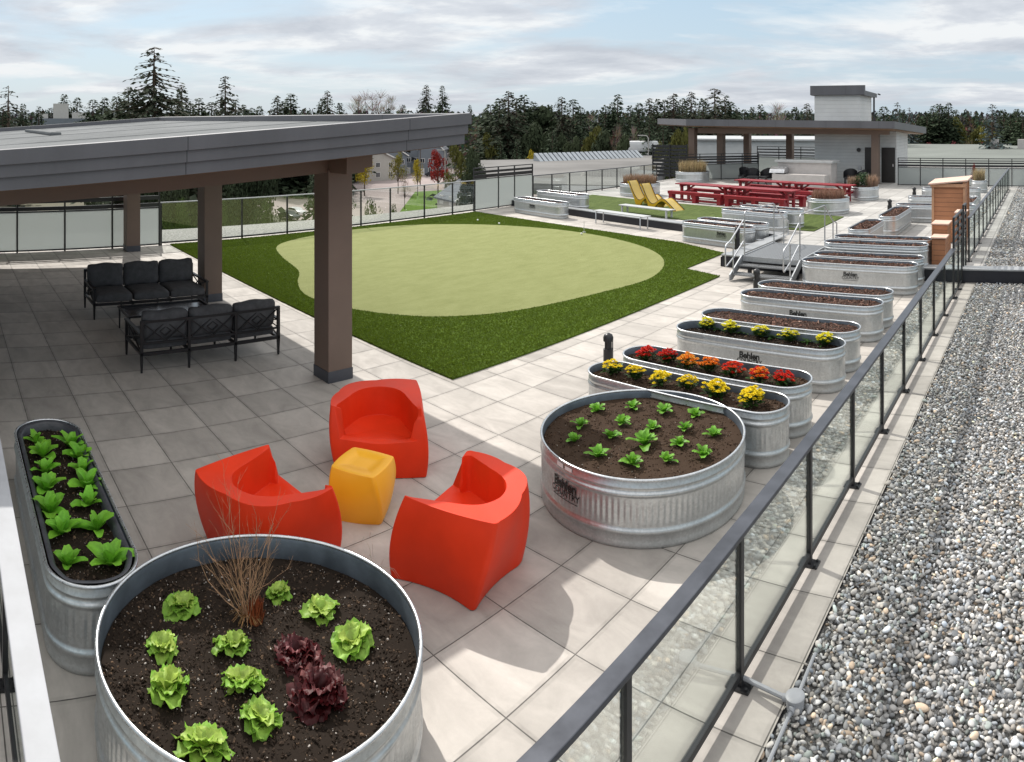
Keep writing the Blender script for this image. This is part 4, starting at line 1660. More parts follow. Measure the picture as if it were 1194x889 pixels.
def make_chair(label, loc, rz, twist=0.0, mirror=False):
    t = thing('lounge_chair', label, 'chair', (loc[0], loc[1], 0), rz, 'red sculptural lounge chairs')
    # corners: FL, BL, BR, FR seen from above with the front towards +Y (counter-clockwise)
    top = [(-.455, .40), (-.41, -.40), (.38, -.35), (.48, .37)]
    bot = [(-.50, .50), (-.47, -.24), (.34, -.30), (.40, .50)]
    if mirror:
        top = [(-x, y) for x, y in (top[3], top[2], top[1], top[0])]
        bot = [(-x, y) for x, y in (bot[3], bot[2], bot[1], bot[0])]
    H_, HS, HL = .66, .335, .36
    rt = [.035, .05, .34, .05] if not mirror else [.05, .34, .05, .035]
    rb = [.035, .035, .20, .05] if not mirror else [.05, .20, .035, .035]
    NZ = 14
    rings = []
    for j in range(NZ + 1):
        k = j / NZ
        mid = 4 * k * (1 - k)
        cs = []
        for (a, b_) in zip(bot, top):
            x = a[0] + (b_[0] - a[0]) * k
            y = a[1] + (b_[1] - a[1]) * k
            l_ = 1 + .085 * mid
            cs.append((x * l_, y * l_))
        rr = [p + (q - p) * k for p, q in zip(rb, rt)]
        s0 = -.045 * (1 - k)
        rings.append(corner_ring(cs, rr, H_ * k, [.0 + s0 * 1.3 + .02 * k, .01 + .03 * k + s0, .03 * k, .02 * (1 - k)]))
    n = len(rings[0])
    # angle of every ring point in the top plan, to know where the open front is
    cx_, cy_ = .01, .08
    ri = .315           # bowl radius
    op = .965            # half-angle of the opening, measured from +Y
    b = MB()
    outer = []
    for i in range(n):
        col_ = [rings[j][i] for j in range(NZ + 1)]
        x, y, z = col_[-1]
        ang = math.atan2(x - cx_, y - cy_)
        # openness: 1 in the front opening
        e = (op - abs(ang)) / .07
        o_ = max(0.0, min(1.0, e))
        outer.append((col_, ang, o_))
    v = []
    for (col_, ang, o_) in outer:
        hmax = HL + (H_ - HL) * (1 - o_)
        hmax -= .025 * o_ * math.cos(ang * 2.0)
        for j in range(NZ + 1):
            zt = hmax * j / NZ
            k = zt / H_ * NZ
            j0 = min(NZ - 1, int(k))
            fr = k - j0
            p = Vector(col_[j0]).lerp(Vector(col_[j0 + 1]), fr)
            v.append((p.x, p.y, zt))
    for i in range(n):
        pass
    # inner bowl rings
    inner_top, inner_bot = [], []
    for (col_, ang, o_) in outer:
        hmax = HL + (H_ - HL) * (1 - o_) - .025 * o_ * math.cos(ang * 2.0)
        last = v[len(inner_top) * (NZ + 1) + NZ]
        # direction from the centre
        d = Vector((math.sin(ang), math.cos(ang)))
        r_out = math.hypot(last[0] - cx_, last[1] - cy_)
        fr_ = max(0.0, min(1.0, (1.75 - abs(ang)) / .85))
        fr_ = fr_ * fr_ * (3 - 2 * fr_)
        thick = .15 - .115 * fr_
        r_in = min(ri, r_out - thick) * (1 - fr_) + (r_out - thick) * fr_
        # sloped crown: the inner edge sits a little lower than the outer one
        inner_top.append((cx_ + d.x * r_in, cy_ + d.y * r_in, hmax - .018 * (1 - o_)))
        r2 = r_in * .93
        inner_bot.append((cx_ + d.x * r2, cy_ + d.y * r2, HS + .012 * o_))
    def smooth_ring(q, w_=4):
        m = len(q)
        return [tuple(sum(q[(i + k) % m][c] for k in range(-w_, w_ + 1)) / (2 * w_ + 1) for c in range(2)) + (q[i][2],) for i in range(m)]
    inner_top, inner_bot = smooth_ring(inner_top), smooth_ring(inner_bot)
    N1 = NZ + 1
    f = []
    for i in range(n):
        i2 = (i + 1) % n
        for j in range(NZ):
            f.append((i * N1 + j, i2 * N1 + j, i2 * N1 + j + 1, i * N1 + j + 1))
    o1 = len(v)
    v += inner_top
    o2 = len(v)
    # inner wall as several rows
    NI = 5
    for j in range(1, NI + 1):
        for a, c in zip(inner_top, inner_bot):
            k = j / NI
            v.append((a[0] + (c[0] - a[0]) * k, a[1] + (c[1] - a[1]) * k, a[2] + (c[2] - a[2]) * k))
    o3 = len(v)
    NS = 4
    for j in range(1, NS + 1):
        for c in inner_bot:
            k = 1 - j / NS
            v.append((cx_ + (c[0] - cx_) * k, cy_ + (c[1] - cy_) * k, HS - .035 * (1 - k * k) + (c[2] - HS) * k))
    for i in range(n):
        i2 = (i + 1) % n
        f.append((i * N1 + NZ, i2 * N1 + NZ, o1 + i2, o1 + i))
        prev, pb = o1, None
        for j in range(NI):
            a0 = o1 + i if j == 0 else o2 + (j - 1) * n + i
            a1 = o1 + i2 if j == 0 else o2 + (j - 1) * n + i2
            f.append((a0, a1, o2 + j * n + i2, o2 + j * n + i))
        for j in range(NS):
            a0 = o2 + (NI - 1) * n + i if j == 0 else o3 + (j - 1) * n + i
            a1 = o2 + (NI - 1) * n + i2 if j == 0 else o3 + (j - 1) * n + i2
            f.append((a0, a1, o3 + j * n + i2, o3 + j * n + i))
    b.add(v, f)
    # the arched hollow under the left side: lift the bottom edge there
    vv = []
    for k, p in enumerate(b.v):
        vv.append(p)
    b.v = vv
    body = b.build('body', M['red_plastic'], t, 33, bevel=.009, weld=True, seg=3)
    # dark rubber foot under the back corner
    m_ = MB()
    s = 1 if not mirror else -1
    m_.box(-.22, .22, -.12, .30, 0.0, .018)
    m_.build('foot_pad', M['rubber'], t)
    body.location = (0, 0, .006)
    t.scale = (1.07, 1.07, 1.04)
    return t


make_chair('red moulded lounge chair nearest the glass railing, seen from its back corner', (-4.34, 4.14), R(90 + 16))
make_chair('red moulded lounge chair farthest back, beside the brown column, open towards us', (-6.52, 4.66), R(-128 + 0), mirror=False)
make_chair('red moulded lounge chair on the left, half behind the dry shrub', (-5.49, 2.68), R(9))

# yellow cube table
t = thing('side_table', 'small yellow moulded cube table between the red chairs', 'table', (-5.66, 3.86, 0), R(28))
t.scale = (1.12, 1.12, 1.06)
b = MB()
NZ = 16
v = []
N = 0
for j in range(NZ + 1):
    k = j / NZ
    mid = 4 * k * (1 - k)
    h = .205 + .034 * mid - .012 * (1 - k) + .004 * k
    cs = [(-h, h), (-h, -h), (h, -h), (h, h)]
    ca, sa = math.cos(.30 * (1 - k)), math.sin(.30 * (1 - k))
    cs = [(x * ca - y * sa, x * sa + y * ca) for x, y in cs]
    rg_ = corner_ring(cs, [.045] * 4, .45 * k, [.012 + .012 * mid] * 4)
    N = len(rg_)
    v += rg_
top = v[-N:]
for q, dz in ((.9, .0), (.62, .0), (.58, -.007), (.3, -.008)):
    v += [(x * q, y * q, z + dz) for x, y, z in top]
v.append((0, 0, .442))
J = NZ + 1 + 4
f = [(j * N + i, j * N + (i + 1) % N, (j + 1) * N + (i + 1) % N, (j + 1) * N + i) for j in range(J - 1) for i in range(N)]
f += [((J - 1) * N + i, (J - 1) * N + (i + 1) % N, J * N) for i in range(N)]
b.add(v, f)
b.build('body', M['yellow_plastic'], t, 40, bevel=.007, weld=True, seg=3)


# ------------------------------------------------------------------ sofas
def make_sofa(label, loc, rz):
    """seats face -Y, origin in the middle of the footprint"""
    t = thing('outdoor_sofa', label, 'sofa', loc, rz, 'charcoal outdoor sofas')
    L, D = 2.34, .92
    s = .045
    xs = [-L / 2 + s / 2, -L / 6, L / 6, L / 2 - s / 2]
    for x in xs:
        for y, h in ((D / 2 - s / 2, .78), (-D / 2 + s / 2, .56 if abs(x) > 1 else .30)):
            b = MB()
            # tapered lower leg running into an upright
            b.add([(x - .014, y - .014, 0), (x + .014, y - .014, 0), (x + .014, y + .014, 0), (x - .014, y + .014, 0),
                   (x - s / 2, y - s / 2, .26), (x + s / 2, y - s / 2, .26), (x + s / 2, y + s / 2, .26), (x - s / 2, y + s / 2, .26),
                   (x - s / 2, y - s / 2, h), (x + s / 2, y - s / 2, h), (x + s / 2, y + s / 2, h), (x - s / 2, y + s / 2, h)],
                  [(3, 2, 1, 0), (8, 9, 10, 11)] + [(a + i, a + (i + 1) % 4, a + 4 + (i + 1) % 4, a + 4 + i) for a in (0, 4) for i in range(4)])
            b.build('leg', M['frame_black'], t)
    b = MB()
    for y in (-D / 2 + s / 2, D / 2 - s / 2):
        b.box(-L / 2, L / 2, y - .018, y + .018, .255, .305)
    for x in (xs[0], xs[1], xs[2], xs[3]):
        b.box(x - .018, x + .018, -D / 2, D / 2, .258, .302)
    b.build('seat_frame', M['frame_black'], t)
    b = MB()
    y = D / 2 - s / 2
    b.box(-L / 2, L / 2, y - .02, y + .02, .745, .785)
    b.box(-L / 2, L / 2, y - .015, y + .015, .42, .45)
    for i in range(3):
        x0, x1 = xs[i] + s / 2, xs[i + 1] - s / 2
        xm = (x0 + x1) / 2
        w_ = x1 - x0
        za, zb = .455, .745
        for q0, q1 in ((x0, xm), (xm, x1)):
            b.obox((q0, y, za), (q1, y, zb), .018, .020, (0, 1, 0))
            b.obox((q0, y + .003, zb), (q1, y + .003, za), .018, .020, (0, 1, 0))
        b.obox((xm - .09, y - .004, .60), (xm, y - .004, .67), .016, .018, (0, 1, 0))
        b.obox((xm, y - .002, .67), (xm + .09, y - .002, .60), .016, .018, (0, 1, 0))
        b.obox((xm - .09, y - .006, .60), (xm, y - .006, .53), .016, .018, (0, 1, 0))
        b.obox((xm, y - .008, .53), (xm + .09, y - .008, .60), .016, .018, (0, 1, 0))
    b.build('backrest_frame', M['frame_black'], t)
    for sg in (-1, 1):
        b = MB()
        x = sg * (L / 2 - s / 2)
        b.box(x - .03, x + .03, -D / 2 - .01, D / 2 - s, .56, .59)
        y0, y1 = -D / 2 + s, D / 2 - s
        b.obox((x, y0, .31), (x, y1, .56), .018, .018, (1, 0, 0))
        b.obox((x + .004, y0, .56), (x + .004, y1, .31), .018, .018, (1, 0, 0))
        ym = (y0 + y1) / 2
        b.obox((x - .004, ym - .13, .435), (x - .004, ym, .51), .016, .016, (1, 0, 0))
        b.obox((x - .006, ym, .51), (x - .006, ym + .13, .435), .016, .016, (1, 0, 0))
        b.obox((x - .008, ym - .13, .435), (x - .008, ym, .36), .016, .016, (1, 0, 0))
        b.obox((x - .010, ym, .36), (x - .010, ym + .13, .435), .016, .016, (1, 0, 0))
        b.build('armrest', M['frame_black'], t)
    cw = (L - .10) / 3
    for i in range(3):
        x0 = -L / 2 + .05 + i * cw + .006
        b = MB()
        b.cushion(x0, x0 + cw - .012, -D / 2 + .0, D / 2 - .10, .305, .46, .05, .018, 8)
        b.build('seat_cushion', M['charcoal'], t, 60, weld=True)
        b = MB()
        rot = R(-12)

        def tf(q, x0=x0):
            y, z = q.y - (D / 2 - .12), q.z - .44
            c, s_ = math.cos(rot), math.sin(rot)
            return Vector((q.x + .01 * math.sin(q.z * 9 + x0), y * c - z * s_ * 1.0 * -1 * -1 + D / 2 - .17, z * c + y * s_ + .45 - .012 * math.sin((q.x - x0) / cw * PI * 3 + i)))
        b.cushion(x0, x0 + cw - .012, D / 2 - .21, D / 2 - .05, .44, .90, .065, .035, 9, tf)
        b.build('back_cushion', M['charcoal'], t, 60, weld=True)
    return t


sf = make_sofa('charcoal three-seat outdoor sofa with its crossed-bar back towards us', (-10.58, 4.11, 0), R(-90))
make_sofa('charcoal three-seat outdoor sofa facing us, in front of the middle column', (-13.52, 4.03, 0), R(90))
t = thing('coffee_table', 'low black framed coffee table between the two sofas', 'table', (-12.12, 4.0, 0), 0)
b = MB()
b.box(-.36, .36, -.80, .80, .36, .375)
b.build('table_top', vary('smoked_table_top', (.03, .03, .035), .2, 3, .12), t)
b = MB()
for y in (-.8, .8):
    b.box(-.36, .36, y - .02, y + .02, .375, .40)
for x in (-.36, .36):
    b.box(x - .02, x + .02, -.8, .8, .376, .401)
b.build('table_frame', M['frame_black'], t)
for x in (-.34, .34):
    for y in (-.78, .78):
        b = MB()
        b.cyl((x, y, 0), (x, y, .37), .014, 8, .022)
        b.build('leg', M['frame_black'], t)
for i, (px, py, lb) in enumerate(((211, 434.5, 'tiny white scrap lying on the pavers by the front sofa'),)):
    p = at(243, 434)
    b = MB()
    b.ball((0, 0, .012), .018, 8, 5, (1, .7, .6), jit=.3)
    o = b.build('paper_scrap', M['white_paint'])
    o.location = (p.x, p.y, 0)
    tag(o, lb, 'scrap')

# ------------------------------------------------------------------ bollard lights


def bollard(label, x, y, z, h, r=.055):
    t = thing('bollard_light', label, 'bollard', (x, y, z), 0, 'black bollard lights')
    b = MB()
    b.lathe([(r + .02, 0), (r + .02, .012), (r, .014), (r, h * .62), (r * .72, h * .63), (r * .72, h * .80), (r, h * .81), (r * 1.02, h * .9), (r * .82, h * .96), (r * .3, h)], 20)
    b.build('housing', M['black'], t, 40)
    for k in range(3):
        b = MB()
        a = k * 2.09 + .4
        b.cyl((r * .9 * math.cos(a), r * .9 * math.sin(a), h * .62), (r * .9 * math.cos(a), r * .9 * math.sin(a), h * .81), .008, 6)
        b.build('guard_rod', M['black'], t)
    return t


bollard('black bollard light at the left end of the red flower planter', -6.14, 8.53, 0, .62, .075)
bollard('black bollard light at the left end of the third pair of planters', -6.05, 13.8, 0, .62, .075)
bollard('tall black bollard light left of the metal steps', -8.30, 17.6, 0, .86, .075)
bollard('black bollard light behind the two planters pointing away', -6.0, 26.3, U, .62, .09)
bollard('farthest black bollard light, near the rear screen', -6.0, 31.3, U, .62, .09)

# ------------------------------------------------------------------ benches, loungers, picnic tables
c = (at(698, 261) + at(761, 267)) / 2
a0 = math.atan2(-.182, 1)
t = thing('bench', 'pale backless bench on bent pipe legs in front of the border wall', 'bench', (-14.35, 20.72, 0), a0)
b = MB()
b.box(-1.28, 1.28, -.20, .20, .445, .475)
b.build('seat', M['white_paint'], t, bevel=.004)
for x in (-1.12, 1.12):
    b = MB()
    b.tube([(x, -.19, 0), (x, -.19, .40), (x, -.15, .44), (x, .15, .44), (x, .19, .40), (x, .19, 0)], .022, 8)
    b.build('leg', M['rail_galv'], t, 60)
t = thing('bench', 'low white slab bench on the deck in front of the yellow loungers', 'bench', (-14.5, 22.62, U), a0)
b = MB()
b.box(-1.3, 1.3, -.2, .2, .30, .335)
b.build('seat', M['white_paint'], t, bevel=.004)
for x in (-1.15, 1.15):
    for y in (-.15, .15):
        b = MB()
        b.box(x - .03, x + .03, y - .03, y + .03, 0, .30)
        b.build('leg', M['white_paint'], t)


def lounger(label, x, y, rz):
    t = thing('sun_lounger', label, 'sun lounger', (x, y, U + .03), rz, 'yellow curved sun loungers')
    prof = [(0.0, 1.00), (.10, .90), (.22, .68), (.38, .42), (.55, .24), (.70, .20), (.86, .26), (1.05, .38), (1.20, .44), (1.34, .41), (1.60, .24), (1.85, .06), (1.92, .0)]
    pr = []
    for i in range(len(prof) - 1):
        for k in range(4):
            s = k / 4
            p = [Vector(prof[max(0, min(len(prof) - 1, i + q))]) for q in (-1, 0, 1, 2)]
            pr.append(tuple(.5 * ((2 * p[1]) + (-p[0] + p[2]) * s + (2 * p[0] - 5 * p[1] + 4 * p[2] - p[3]) * s * s + (-p[0] + 3 * p[1] - 3 * p[2] + p[3]) * s ** 3)))
    pr.append(prof[-1])
    for sg in (-1, 1):
        b = MB()
        y0 = sg * .27
        v = []
        n = len(pr)
        for i, (x_, z_) in enumerate(pr):
            lo = max(0, z_ - .09)
            if .30 < x_ < .95:
                lo = max(0.0, z_ - .12 - .5 * max(0, 1 - abs(x_ - .62) / .22))
            for yy in (y0 - .03, y0 + .03):
                v += [(x_, yy, z_), (x_, yy, lo)]
        f = []
        for i in range(n - 1):
            a = i * 4
            f += [(a, a + 4, a + 5, a + 1), (a + 2, a + 3, a + 7, a + 6), (a, a + 2, a + 6, a + 4), (a + 1, a + 5, a + 7, a + 3)]
        f += [(0, 1, 3, 2), (n * 4 - 4, n * 4 - 2, n * 4 - 1, n * 4 - 3)]
        b.add(v, f)
        b.build('side_frame', M['lounge_yellow'], t)
    b = MB()
    v = []
    for (x_, z_) in pr:
        v += [(x_, -.24, z_ - .02), (x_, .24, z_ - .02), (x_, .24, z_ - .045), (x_, -.24, z_ - .045)]
    n = len(pr)
    b.add(v, [(i * 4 + k, i * 4 + (k + 1) % 4, (i + 1) * 4 + (k + 1) % 4, (i + 1) * 4 + k) for i in range(n - 1) for k in range(4)])
    b.build('seat_shell', M['lounge_top'], t, 60)
    b = MB()
    for sg in (-1, 1):
        b.tube([(x_, sg * .27, z_ + .012) for (x_, z_) in pr], .016, 6)
    b.build('edge_trim', M['stain_black'], t, 60)
    return t


lounger('yellow curved sun lounger nearer the picnic tables, fully visible', -15.9, 24.7, a0)
lounger('yellow curved sun lounger on the left, half hidden by its twin', -17.1, 25.55, a0)


def picnic(label, x, y, rz):
    t = thing('picnic_table', label, 'picnic table', (x, y, U), rz, 'red picnic tables')
    L = 3.05
    b = MB()
    for i in range(5):
        y0 = -.39 + i * .157
        b.box(-L / 2, L / 2, y0, y0 + .15, .715, .76)
    b.build('table_top', M['red_paint'], t)
    for sg in (-1, 1):
        b = MB()
        for k in range(2):
            y0 = sg * .78 - .15 + k * .155
            b.box(-L / 2, L / 2, y0, y0 + .148, .42, .46)
            b.box(-L / 2 + .02, L / 2 - .02, sg * .78 + (k * 2 - 1) * .13 - .02, sg * .78 + (k * 2 - 1) * .13 + .02, .33, .418)
        bn = b.build('bench_seat', M['red_paint'], t)
        for x_ in (-L / 2 + .16, 0, L / 2 - .16):
            b = MB()
            b.box(x_ - .10, x_ + .10, sg * .78 - .13, sg * .78 + .13, 0, .42)
            b.build('bench_leg', M['red_paint'], bn)
        b = MB()
        b.box(-L / 2 + .1, L / 2 - .1, sg * .78 - .02, sg * .78 + .02, .06, .14)
        b.build('stretcher', M['red_paint'], bn)
    for x_ in (-L / 2 + .28, L / 2 - .28):
        b = MB()
        b.box(x_ - .05, x_ + .05, -.30, -.18, 0, .715)
        b.box(x_ - .05, x_ + .05, .18, .30, 0, .715)
        b.box(x_ - .045, x_ + .045, -.9, .9, .34, .42)
        b.box(x_ - .045, x_ + .045, -.36, .36, .62, .714)
        b.build('trestle', M['red_paint'], t)
    for s_ in (-1, 1):
        b = MB()
        b.obox((s_ * (L / 2 - .3), 0, .38), (s_ * (L / 2 - .85), 0, .70), .08, .06)
        b.build('brace', M['red_paint'], t)
    return t


pr_ = R(-10.6)
ux, uy = math.cos(pr_), math.sin(pr_)
for (cx0, cy0, lbs) in ((-13.15, 27.65, ('red picnic table at the left end of the near row', 'red picnic table at the right end of the near row, by the steps')),
                        (-11.6, 30.65, ('red picnic table in the far row, left, in front of the black chairs', 'red picnic table in the far row, right, beside the shrub planter'))):
    for k, lb in ((-1, lbs[0]), (1, lbs[1])):
        picnic(lb, cx0 + ux * k * 1.58, cy0 + uy * k * 1.58, pr_)
# ------------------------------------------------------------------ railings and screens
def railing(label, pts, zb, zt, style='clear', name='glass_railing', cat='railing', group='glass railings of the terrace', post_w=.045, cap=(.11, .035), plates=True, cap_mat='railtop',
            frost_top=None, bars=(), side=1, end_posts=True, detail=True):
    """pts: post positions along a line (x, y); every post, pane and rail is a part"""
    ox, oy = pts[0]
    t = thing(name, label, cat, (ox, oy, zb), 0, group)
    P = [Vector((x - ox, y - oy, 0)) for x, y in pts]
    h = zt - zb
    d = (P[-1] - P[0]).normalized()
    nrm = Vector((d.y, -d.x, 0))
    for p in P:
        b = MB()
        b.obox(p + Vector((0, 0, 0)), p + Vector((0, 0, h - cap[1] if style == 'clear' else h)), post_w, post_w, tuple(d))
        po = b.build('post', M['black'], t)
        if plates:
            b = MB()
            b.obox(p - d * .055 + Vector((0, 0, .009)), p + d * .055 + Vector((0, 0, .009)), .17, .014)
            for s1 in (-1, 1):
                for s2 in (-1, 1):
                    q = p + d * (.036 * s1) + nrm * (.062 * s2)
                    b.cyl(q + Vector((0, 0, .016)), q + Vector((0, 0, .03)), .011, 6)
            b.build('base_plate', M['black'], po)
    if style == 'clear':
        b = MB()
        b.obox(P[0] - d * .02 + Vector((0, 0, h - cap[1] / 2)), P[-1] + d * .02 + Vector((0, 0, h - cap[1] / 2)), cap[0], cap[1])
        b.build('top_rail', M[cap_mat], t, bevel=.006 if detail else 0)
        b = MB()
        b.obox(P[0] + Vector((0, 0, .085)), P[-1] + Vector((0, 0, .085)), .035, .05)
        b.build('bottom_rail', M['black'], t)
        zz0, zz1 = .10, h - cap[1] - .002
        for a, c in zip(P[:-1], P[1:]):
            b = MB()
            e = d * (post_w / 2 + .004)
            m_ = (zz0 + zz1) / 2
            b.obox(a + e + Vector((0, 0, m_)), c - e + Vector((0, 0, m_)), .008, zz1 - zz0)
            b.build('glass_panel', M['glass'], t)
    else:
        ft = frost_top if frost_top is not None else h - .45
        b = MB()
        b.obox(P[0] + Vector((0, 0, h - .02)), P[-1] + Vector((0, 0, h - .02)), .05, .04)
        b.build('top_rail', M['black'], t)
        b = MB()
        b.obox(P[0] + Vector((0, 0, .05)), P[-1] + Vector((0, 0, .05)), .04, .04)
        b.build('bottom_rail', M['black'], t)
        b = MB()
        b.obox(P[0] + Vector((0, 0, ft + .02)), P[-1] + Vector((0, 0, ft + .02)), .04, .035)
        b.build('middle_rail', M['black'], t)
        for z0, z1 in bars:
            b = MB()
            b.obox(P[0] + Vector((0, 0, (z0 + z1) / 2)), P[-1] + Vector((0, 0, (z0 + z1) / 2)), .03, z1 - z0)
            b.build('slat', M['black'], t)
        for a, c in zip(P[:-1], P[1:]):
            b = MB()
            e = d * (post_w / 2 + .004)
            b.obox(a + e + Vector((0, 0, (.07 + ft) / 2)), c - e + Vector((0, 0, (.07 + ft) / 2)), .01, ft - .07)
            b.build('frosted_panel', M['frost'] if style == 'frost' else M['glass'], t)
    return t


# long railing on the right of the lower terrace
ys = [.43, 1.62, 2.93, 4.28, 5.68, 7.03, 8.34, 9.65, 10.96, 12.26, 13.53, 14.83]
railing('long clear glass railing between the planters and the river gravel', [(-2.0, y) for y in ys], 0, 1.07)
# railing beside the camera, across the near end of the terrace
railing('pale-capped glass railing at the lower left corner of the photo', [(x, .43) for x in (-2.12, -3.4, -4.7, -6.0, -7.3, -8.6, -9.9, -11.2, -12.5, -13.8, -15.1, -16.4, -17.7, -19.0)],
        0, 1.07, cap=(.15, .035), cap_mat='white_rail')
# tall slatted section where the right railing crosses the parapet
railing('tall slatted glass screen crossing the dark parapet', [(-2.0, y) for y in (14.90, 15.65, 16.30)], 0, 1.72, 'tall', 'privacy_screen', 'screen', 'slatted privacy screens',
        frost_top=1.08, bars=((1.20, 1.26), (1.36, 1.42), (1.52, 1.58)))
railing('short slatted glass screen on the deck side of the dark parapet', [(-2.0, y) for y in (16.62, 17.1)], U, 1.78, 'tall', 'privacy_screen', 'screen', 'slatted privacy screens',
        frost_top=.95, bars=((1.05, 1.11), (1.21, 1.27), (1.37, 1.43)), plates=False)
railing('slim glass railing running away beside the upper gravel', [(-2.02, 18.0 + i * 1.33) for i in range(15)], U, 1.30, group='glass railings of the terrace', cap=(.08, .035), detail=False)
# rear screen
railing('wide frosted screen across the rear right edge of the deck', [(-8.3 + i * 1.27, 38.5 - .02 * i) for i in range(12)], U, 1.70, 'frost', 'privacy_screen', 'screen', 'slatted privacy screens',
        frost_top=1.0, bars=((1.06, 1.18), (1.24, 1.32), (1.38, 1.43)), plates=False)
# left side
railing('frosted slatted screen at the far left, under the canopy', [(fence_left(y), y) for y in (-6.2, -4.8, -3.4, -2.0, -.6, .8, 2.16, 3.56, 5.0, 6.49)], 0, 1.68, 'frost', 'privacy_screen', 'screen',
        'slatted privacy screens', frost_top=1.14, bars=((1.19, 1.30), (1.40, 1.52)), plates=False)
railing('clear glass railing along the left edge of the dark turf', [(fence_left(y), y) for y in (6.55, 7.9, 9.32, 11.02, 12.5, 14.11, 15.48, 17.2, 18.74, 20.05)], 0, 1.31, cap=(.06, .03),
        cap_mat='white_rail', plates=False, detail=False)
railing('tall frosted screen behind the far left oval planters', [(-21.35, 20.12), (-21.47, 21.7), (-21.5, 22.75), (-21.55, 24.0)], 0.0, 1.80, 'frost', 'privacy_screen', 'screen', 'slatted privacy screens',
        frost_top=1.30, bars=((1.36, 1.50), (1.56, 1.66)), plates=False)
railing('clear glass railing behind the yellow loungers', [(-21.6 + .0 * i, 24.1 + 1.34 * i) for i in range(9)], U, 1.25, cap=(.05, .035), plates=False, detail=False)
# black louvre wall and screens by the pavilion
t = thing('louvre_wall', 'black slatted wall standing left of the pavilion', 'wall', (-23.6, 37.6, U), R(8), None)
b = MB()
for i in range(9):
    b.box(0, 2.3, 0, .04, .12 + i * .225, .12 + i * .225 + .17)
b.build('slats', M['black'], t)
for x in (0, 1.15, 2.3):
    b = MB()
    b.box(x - .04, x + .04, -.05, -.003, 0, 2.15)
    b.build('post', M['black'], t)
railing('frosted slatted screen between the left posts of the pavilion', [(-21.2, 36.8), (-20.3, 37.7), (-19.3, 38.6), (-18.3, 39.5), (-17.5, 40.2)], U, 1.75, 'frost', 'privacy_screen', 'screen',
        'slatted privacy screens', frost_top=.95, bars=((1.02, 1.13), (1.2, 1.31), (1.35, 1.45)), plates=False)
railing('black slatted screen behind the pavilion seating', [(-19.5, 44.6), (-17.9, 44.6), (-16.3, 44.6), (-14.8, 44.6)], U, 2.0, 'frost', 'privacy_screen', 'screen', 'slatted privacy screens',
        frost_top=1.1, bars=((1.2, 1.28), (1.4, 1.48), (1.6, 1.68)), plates=False)

# conduit and junction box on the gravel edge
t = thing('junction_box', 'round grey junction box on the gravel edge with conduits', 'junction box', (-1.60, 4.27, 0), 0)
b = MB()
b.lathe([(.058, .0), (.06, .055), (.064, .057), (.064, .072), (.056, .078), (.03, .081)], 28)
b.build('body', M['pipe_grey'], t, 40)
b = MB()
b.tube([(-.40, .03, .05), (-.2, .015, .04), (-.05, .0, .035)], .016, 8)
b.cyl((-.085, 0, .036), (-.05, 0, .036), .024, 10)
b.build('conduit', M['pipe_grey'], t, 40)
b = MB()
b.tube([(0, .05, .03), (-.01, .25, .026), (-.02, .42, .012), (-.02, .55, -.01)], .013, 8)
b.cyl((0, .05, .03), (0, .09, .03), .022, 10)
b.build('conduit', M['pipe_grey'], t, 40)
b = MB()
b.tube([(0, -.05, .03), (.0, -.25, .022), (.0, -.5, .012), (-.0, -.8, .0)], .013, 8)
b.cyl((0, -.05, .03), (0, -.09, .03), .022, 10)
b.build('conduit', M['pipe_grey'], t, 40)

# ------------------------------------------------------------------ border walls
b = MB()
b.box(-8.15, 13, 16.35, 16.47, -.06, .285)
tw = thing('parapet_wall', 'dark low parapet with grey coping between the lower and upper gravel', 'wall', (0, 0, 0))
b.build('wall', M['curb'], tw)
b = MB()
b.box(-8.17, 13, 16.33, 16.72, .287, .32)
b.build('coping', M['coping'], tw)
tw = thing('border_wall', 'dark low border wall with pale coping behind the putting green', 'wall', (0, 0, 0))
b = MB()
x0, x1 = -21.7, -8.05
b.prism([(x0, wall_edge(x0)), (x1, wall_edge(x1)), (x1, wall_edge(x1) + .14), (x0, wall_edge(x0) + .14)], -.03, .245)
b.prism([(-8.19, 16.35), (-8.05, 16.5), (-8.05, wall_edge(-8.05) - .003), (-8.19, wall_edge(-8.19) - .003)], -.03, .245)
b.build('wall', M['curb'], tw)
b = MB()
b.prism([(x0, wall_edge(x0) - .02), (x1, wall_edge(x1) - .02), (x1, wall_edge(x1) + .40), (x0, wall_edge(x0) + .40)], .247, .275)
b.prism([(-8.21, 16.49), (-7.82, 16.49), (-7.82, wall_edge(-8.05) - .03), (-8.21, wall_edge(-8.19) - .03)], .247, .275)
b.build('coping', M['coping'], tw)

# ------------------------------------------------------------------ metal steps crossing the parapet
t = thing('crossover_steps', 'galvanised steel steps with grated landing and pipe handrails', 'steps', (-6.47, 15.0, 0), 0)
X0, X1 = -.74, .74
Y0, Y1 = .62, 2.62
ZL = .48
b = MB()
b.box(X0, X1, Y0, Y1, ZL - .035, ZL)
b.build('landing', M['grating'], t)
b = MB()
for x in (X0 - .03, X1):
    b.box(x, x + .03, Y0, Y1, ZL - .14, ZL + .02)
b.box(X0, X1, Y0 - .02, Y0 - .003, ZL - .12, ZL + .004)
b.box(X0, X1, Y1 + .003, Y1 + .02, ZL - .12, ZL + .004)
b.build('landing_frame', M['grey_plate'], t)
for i, (y, z) in enumerate(((.02, .16), (.32, .32), (2.66, .33), (2.96, .24))):
    b = MB()
    b.box(X0 + .01, X1 - .01, y, y + .28, z - .03, z)
    b.build('tread', M['grating'], t)
